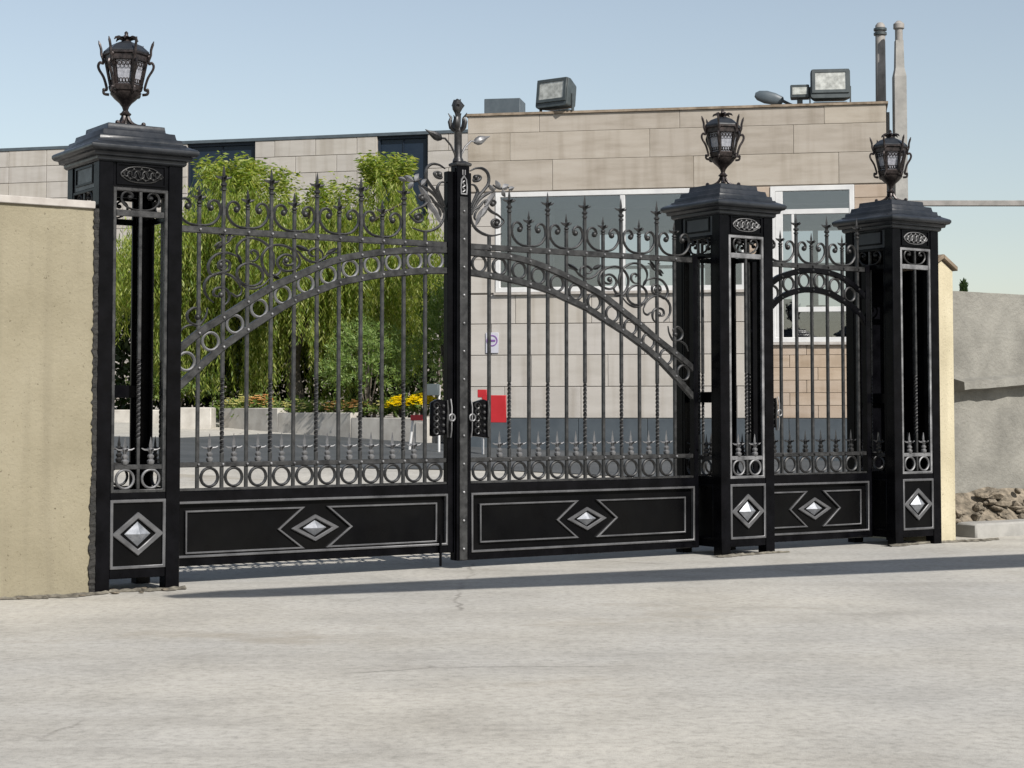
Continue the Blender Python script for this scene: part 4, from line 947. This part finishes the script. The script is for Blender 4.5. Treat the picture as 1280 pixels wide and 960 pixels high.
# ------------------------------------------------------------------ the wing behind the tree
WA = R(-14.37)
def wing():
    t = thing('office_wing', 'long pale tiled building with dark glass strips, behind the willow', 'building', (-12.66, 47.737, 0), WA)
    def b(u0, u1, v0, v1, z0, z1, name, mat, bev=0, par=None): return MB().box(u0, u1, v0, v1, z0, z1).build(name, mat, par or t, bev=bev)
    W = [(4.3, 6.21), (9.57, 10.92)]; x0, x1 = -2.6, 12.6
    xs = [x0]+[v for w_ in W for v in w_]+[x1]
    for i in range(0, len(xs), 2):
        b(xs[i], xs[i+1], 0, .3, 0, 8.42, 'wall', JOINT)
        for k in range(14):
            z1 = 8.42-.44*k; z0 = z1-.44
            if z0 < 2.2: break
            course(t, xs[i], xs[i+1], z0, z1, 1.13, (.55, 1.13)[k % 2] if i else .53, TILE, .012, 'wall_tile')
    for u0, u1 in W:
        b(u0, u1, .12, .3, 1.0, 2.2, 'wall', JOINT)
        m = MB(); m.strip([(u0+.03, 2.23), (u1-.03, 2.23), (u1-.03, 8.37), (u0+.03, 8.37)], .06, .03, .16, True); fr = m.build('window', DARKF, t)
        b(u0+.06, u1-.06, .10, .12, 2.26, 8.34, 'pane', GLASSD, 0, fr)
        b((u0+u1)/2-.02, (u0+u1)/2+.02, .08, .0999, 2.26, 8.34, 'mullion', DARKF, 0, fr)
        b(u0, u1, 0, .3, 8.40, 8.42, 'lintel', DARKF, 0, fr)
    b(x0, x1, .3, 6, 0, 8.40, 'wall', TILE)
    b(x0-.03, x1+.03, -.05, 6.05, 8.421, 8.50, 'roof_coping', GREYM)
wing()

# ------------------------------------------------------------------ planter, willow, shrub, flowers
FL_PTS = [(-6.1, 37.4), (-4.7, 36.1), (-3.1, 34.8), (-1.55, 33.75), (-1.0, 34.7)]
def planter():
    x, y = -3.6, 37.
    t = thing('planter', 'low pale concrete planter wall below the willow', 'planter', (x, y, 0))
    for (a, b_) in zip(FL_PTS[:-1], FL_PTS[1:]):
        a = np.array(a); b_ = np.array(b_); d = (b_-a)/np.linalg.norm(b_-a); n = np.array((-d[1], d[0])); L = np.linalg.norm(b_-a)
        n_ = max(1, round(L/2.3))
        for i in range(n_):
            p = a+(b_-a)*i/n_; q = a+(b_-a)*(i+1)/n_-d*.005
            zg = ground_z(*p)
            c = [p, q, q+n*.28, p+n*.28]
            m = MB(); m.add([(c_[0], c_[1], z) for z in (zg-.3, zg+.40) for c_ in c], [(3, 2, 1, 0), (4, 5, 6, 7), (0, 1, 5, 4), (1, 2, 6, 5), (2, 3, 7, 6), (3, 0, 4, 7)])
            m.build('wall_block', PLANT, t, (-x, -y, 0), bev=.012)
    m = MB(); P = FL_PTS+[(-1.2, 41), (-6.6, 42)]
    m.add([(p[0]+.12, p[1]+.1, 1.28) for p in P], [tuple(range(len(P)))]); m.build('soil', SOIL, t, (-x, -y, 0))
    tag(MB().box(-.45, .35, -.3, .3, -.2, .42).build('concrete_block', PLANT, None, (-6.5, 37.0, ground_z(-6.5, 37.0)), bev=.02), 'squat pale concrete block at the left end of the planter', 'block')
    tag(MB().box(-2.6, 0, -.15, .15, -.2, .30).build('low_wall', PLANT, None, (-7.1, 38.4, ground_z(-7.1, 38.4)), bev=.02), 'low pale kerb wall left of the planter, seen through the left pillar', 'wall')
planter()
def willow():
    x, y, z = -4.75, 39.3, 1.15
    t = thing('willow_tree', 'weeping willow with hanging yellow green branches, behind the left gate leaf', 'tree', (x, y, z))
    r = np.random.default_rng(3); tk = MB()
    tk.tube(sm([(0, 0, -.1), (.04, 0, .5), (-.05, .05, 1.2), (.05, .05, 2.0), (.15, .1, 2.9)], 4), [.21-.006*i for i in range(17)], 10)
    cx_ = .75
    for k in range(9):
        a = k*2*math.pi/9+r.normal(0, .2); L = 1.5+r.random()*.9; h0 = 1.7+.12*k
        P = sm([(.05, .04, h0), (cx_*.3+math.cos(a)*L*.35, math.sin(a)*L*.3, h0+.9), (cx_*.7+math.cos(a)*L*.75, math.sin(a)*L*.7, h0+1.7), (cx_+math.cos(a)*L, math.sin(a)*L, min(h0+2.2, 4.7))], 4)
        tk.tube(P, list(np.linspace(.085, .018, len(P))), 6)
    tk.build('trunk', BARK, t)
    # hanging strands
    PP = []; DD = []; WW = []
    def strand(p, out, L, dens, arch):
        n = int(L*dens); s = np.linspace(0, 1, n)*L
        ho = arch*(1-np.exp(-s/.35)); rise = .5*arch*np.exp(-((s-.15)/.25)**2)
        sw = r.normal(0, .045, 2)
        q = np.stack([p[0]+out[0]*ho+sw[0]*s+.03*np.sin(s*3+r.random()*6), p[1]+out[1]*ho+sw[1]*s, p[2]+rise-np.maximum(s-.12, 0)], 1)
        ang = r.random(n)*2*math.pi; ln = r.uniform(.09, .18, n)
        d = np.stack([np.cos(ang)*.55, np.sin(ang)*.55, -.75-.3*r.random(n)], 1)
        d = unit(d)*ln[:, None]; wv = unit(np.cross(d, r.normal(size=(n, 3))))*(.009+.009*r.random(n))[:, None]
        PP.append(q); DD.append(d); WW.append(wv)
    CL = [(-1.45, 5.35, .8), (-.75, 5.15, .8), (.1, 4.85, .9), (1.0, 4.9, .9), (2.0, 5.35, .62), (2.45, 4.6, .8), (-1.9, 4.5, .8), (.6, 4.3, 1.2), (-.6, 4.4, 1.2), (1.6, 4.2, 1.), (-2.75, 4.45, .75), (-3.5, 4.1, .8), (-3.0, 3.6, .9)]
    curt = [(r.uniform(-3.6, 2.9), r.normal(0, .9), r.uniform(.10, .28), r.choice([.35, .9, 1.5, 2.3], p=[.25, .3, .25, .2])) for _ in range(46)]
    for i in range(3900):
        c = CL[r.integers(len(CL))]
        a = r.random()*2*math.pi; rad = c[2]*math.sqrt(r.random())
        p = np.array((c[0]+math.cos(a)*rad, r.normal(0, .9)+math.sin(a)*rad*.8, c[1]-.75*rad**2-abs(r.normal(0, .25))))
        if i % 3 == 0:            # gathered into curtains that hang below the dome
            k = curt[r.integers(len(curt))]; tops = max(cc[1]-.9*(k[0]-cc[0])**2 for cc in CL)
            p = np.array((k[0]+r.normal(0, k[2]), k[1]+r.normal(0, k[2]), min(max(tops, 3.2), 4.9)-.3-r.random()*.6)); end = k[3]
            L = max(.5, p[2]-end-.5*r.random())
        else:
            L = min(p[2]-2.2-.5*r.random(), r.choice([.6, 1.0, 1.5, 2.1], p=[.3, .32, .24, .14])*(.8+.4*r.random()))
        out = np.array((p[0]-.5, p[1])); out /= np.linalg.norm(out)+.2
        if p[2] > 5.0 and r.random() < .5: L *= .45
        strand(p, out, max(L, .35), 25, .12+.25*r.random())
    # upright young sprays that break the top outline
    for i in range(420):
        c = CL[r.choice([0, 0, 0, 1, 1, 2, 3, 4, 4, 4, 4])]; a = r.random()*6.28; rad = c[2]*.75*math.sqrt(r.random())
        p = np.array((c[0]+math.cos(a)*rad, math.sin(a)*rad*1.3, c[1]-.55*rad**2))
        n = 16; s = np.linspace(0, .42+.25*r.random(), n); dr = unit(np.array((math.cos(a)*.45, math.sin(a)*.4, 1.)))
        q = p+dr*s[:, None]; an = r.random(n)*6.28
        d = unit(np.stack([np.cos(an), np.sin(an), .1-.5*r.random(n)], 1))*r.uniform(.10, .17, n)[:, None]
        PP.append(q); DD.append(d); WW.append(unit(np.cross(d, r.normal(size=(n, 3))))*.024)
    P, D_, W_ = (np.concatenate(k) for k in (PP, DD, WW))
    link('crown', leaf_mesh('crown', P, D_, W_, WILLOW), t)
    print('willow leaves', len(P))
willow()
def hedge():
    x0, x1, y, h = -9.4, -1.6, 42.2, 3.5
    t = thing('hedge', 'dense hedge added behind the willow, its dark leaves standing for shade', 'hedge', ((x0+x1)/2, y, 1.3)); r = np.random.default_rng(12); n = 15000
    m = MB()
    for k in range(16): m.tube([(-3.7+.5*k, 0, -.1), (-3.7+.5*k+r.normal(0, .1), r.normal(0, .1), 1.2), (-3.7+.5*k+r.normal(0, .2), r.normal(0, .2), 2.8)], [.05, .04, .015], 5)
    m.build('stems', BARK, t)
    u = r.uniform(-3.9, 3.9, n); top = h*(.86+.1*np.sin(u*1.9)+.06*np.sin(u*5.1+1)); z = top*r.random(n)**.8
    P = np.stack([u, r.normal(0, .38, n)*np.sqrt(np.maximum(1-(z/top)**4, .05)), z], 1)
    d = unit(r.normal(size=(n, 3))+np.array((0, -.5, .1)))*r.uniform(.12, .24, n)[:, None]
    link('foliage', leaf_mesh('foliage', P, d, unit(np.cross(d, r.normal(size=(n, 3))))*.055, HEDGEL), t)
hedge()
def bush(name, label, cat, p, wd, ht, n, mat, lf=.1, lw=.016, seed=1, stems=7, droop=0., group=None):
    r = np.random.default_rng(seed); t = thing(name, label, cat, p, 0, group)
    m = MB()
    for k in range(stems):
        a = r.random()*6.28; rd = wd*.7*r.random()
        m.tube([(0, 0, -.05), (math.cos(a)*rd*.4, math.sin(a)*rd*.4, ht*.4), (math.cos(a)*rd, math.sin(a)*rd, ht*(.7+.2*r.random()))], [.02, .014, .005], 5)
    m.build('stems', BARK, t)
    ns = n//14; PP = []; DD = []; WW = []
    for i in range(ns):
        a = r.random()*6.28; el = math.asin(r.uniform(-.35, 1)); k = r.uniform(.55, 1.)
        c = np.array((math.cos(a)*math.cos(el)*wd*k, math.sin(a)*math.cos(el)*wd*k, ht*(.5+.45*math.sin(el)*k)))
        dr = unit(c-np.array((0, 0, ht*.35))+r.normal(0, .25, 3)); s = np.linspace(0, lf*3.2, 14)
        q = c+dr*s[:, None]; q[:, 2] -= droop*s**2
        an = r.normal(size=(14, 3)); d = unit(np.cross(dr, an)+dr*.8)*(lf*r.uniform(.6, 1.2, 14))[:, None]
        PP.append(q); DD.append(d); WW.append(unit(np.cross(d, r.normal(size=(14, 3))))*lw)
    link('foliage', leaf_mesh('foliage', *(np.concatenate(k) for k in (PP, DD, WW)), mat), t)
    return t
bush('shrub', 'feathery light green shrub at the right of the planter, under the willow', 'shrub', (-2.8, 35.35, 1.2), .78, 1.95, 7000, SHRUBL, .10, .013, 5, 12, .6)
bush('shrub', 'taller thin shrub behind the feathery one, against the guard house corner', 'shrub', (-1.35, 37.6, 1.25), .5, 2.9, 4200, SHRUBL, .12, .014, 8, 8, .9)
def flowers(label, p, wd, ht, pet, seed, n=90, cat='flowers'):
    t = bush('flower_clump', label, cat, p, wd, ht, 420, BEDL, .07, .02, seed, 5, 0, 'flower clumps in the planter')
    r = np.random.default_rng(seed+50); PP = []; DD = []; WW = []
    for i in range(n):
        a = r.random()*6.28; rd = wd*1.05*math.sqrt(r.random()); c = np.array((math.cos(a)*rd, math.sin(a)*rd, ht*(1.15-.4*(rd/wd)**2)+r.normal(0, .03)))
        for k in range(5):
            b = k*1.2566; d = np.array((math.cos(b), math.sin(b), .35))*.055
            PP.append(c); DD.append(d); WW.append(np.array((-math.sin(b), math.cos(b), 0))*.025)
    link('blossoms', leaf_mesh('blossoms', np.array(PP), np.array(DD), np.array(WW), pet), t)
def bedpt(u, back):     # along the front of the planter
    P = np.array(FL_PTS); seg = np.linalg.norm(np.diff(P, axis=0), axis=1); s = np.cumsum(np.r_[0, seg])/seg[:3].sum()
    return (float(np.interp(u, s, P[:, 0]))+back*.35, float(np.interp(u, s, P[:, 1]))+.5+back)
for i, (u, bk, wd, ht, pet, lb, n) in enumerate((
    (.03, .1, .26, .30, CRM, 'pale cream flowers at the far left end of the planter', 60),
    (.13, .0, .28, .34, CRM, 'cream flower clump, second from the left end of the planter', 90),
    (.21, .1, .3, .38, PNK, 'peach pink flower clump left of the middle of the planter', 110),
    (.31, .0, .28, .26, CRM, 'low pale green and cream clump left of the willow trunk front', 40),
    (.41, .1, .3, .28, CRM, 'low leafy clump with few cream blossoms near the planter middle', 35),
    (.51, .0, .3, .28, CRM, 'leafy clump with scattered cream blossoms right of the planter middle', 35),
    (.60, .1, .3, .26, PNK, 'low leafy clump with peach blossoms below the dark gap', 60),
    (.69, .0, .28, .26, PNK, 'peach and pale clump left of the yellow flowers', 60),
    (.80, .1, .26, .24, CRM, 'small pale clump just left of the yellow flowers', 25),
    (.885, .0, .3, .32, YEL, 'left half of the bright yellow flowers in the planter', 260),
    (.97, .0, .32, .36, YEL, 'right half of the bright yellow flowers in the planter', 380))):
    xx, yy = bedpt(u, bk); flowers(lb, (xx, yy, 1.25), wd, ht, pet, 30+i, n)
# low hedge far left, seen beyond the kerb wall
bush('shrub', 'low dark green bush seen through the left pillar, beside the kerb wall', 'shrub', (-7.4, 39.5, 1.2), .9, 1.3, 2600, SHRUBL, .1, .02, 77, 8)

# ------------------------------------------------------------------ cypresses
def cypress(label, x, y, h, rad, n, seed):
    gz = ground_z(x, y); t = thing('cypress_tree', label, 'tree', (x, y, gz)); r = np.random.default_rng(seed)
    MB().tube([(0, 0, -.1), (0, 0, h*.5), (0, 0, h*.95)], [.14, .09, .02], 8).build('trunk', BARK, t)
    s = r.random(n)**.8; z = .25+(h-.25)*s
    pr = rad*np.minimum(1, .35+z/h*4)*np.sqrt(np.maximum(1-s, 0)*1.0+.0)*np.where(s < .55, 1./np.sqrt(np.maximum(1-s, .45)), 1/np.sqrt(.45))
    a = r.random(n)*2*math.pi; k = np.sqrt(r.uniform(.25, 1.06, n))
    P = np.stack([np.cos(a)*pr*k, np.sin(a)*pr*k, z], 1)
    d = unit(np.stack([np.cos(a)*.4, np.sin(a)*.4, np.ones(n)], 1)+r.normal(0, .25, (n, 3)))*r.uniform(.12, .26, n)[:, None]
    link('crown', leaf_mesh('crown', P, d, unit(np.cross(d, r.normal(size=(n, 3))))*.04, CYPL), t)
cypress('slim dark cypress whose tip shows over the grey wall at the far right', 15.35, 60., 4.3, .11, 2600, 2)
def shade_arm():
    # unseen cantilever arm, added over the road to throw the long band of shade
    s0 = np.array((4.3, 16.1)); s1 = np.array((-2.4, 13.1)); u = (s0-s1)/np.linalg.norm(s0-s1); H = 6.
    off = np.array((math.cos(SUN_AZ), math.sin(SUN_AZ)))*H/math.tan(SUN_EL)
    tip = s1+off; base = tip+u*16.5
    t = thing('added_shade_arm', 'unseen arm added beyond the right edge to cast the band of shade', 'shade_arm', (base[0], base[1], 0))
    c, s = u
    MB().lathe([(.3, -.1), (.24, 6.6), (.2, 6.7)], 12).build('mast', POLE, t)
    def sec(d, h, w_): return [(-c*d-s*w_, -s*d+c*w_, H-h/2), (-c*d+s*w_, -s*d-c*w_, H-h/2), (-c*d+s*w_, -s*d-c*w_, H+h/2), (-c*d-s*w_, -s*d+c*w_, H+h/2)]
    MB().loft([sec(-.3, .84, .12), sec(9.2, .82, .11), sec(13, .68, .09), sec(16.1, .38, .07), sec(16.6, .12, .05)]).build('arm', GREYM, t, bev=.01, smooth=False)
shade_arm()
for o in list(sc.objects):
    if o.type == 'EMPTY' and o.parent is None and not o.children: bpy.data.objects.remove(o)
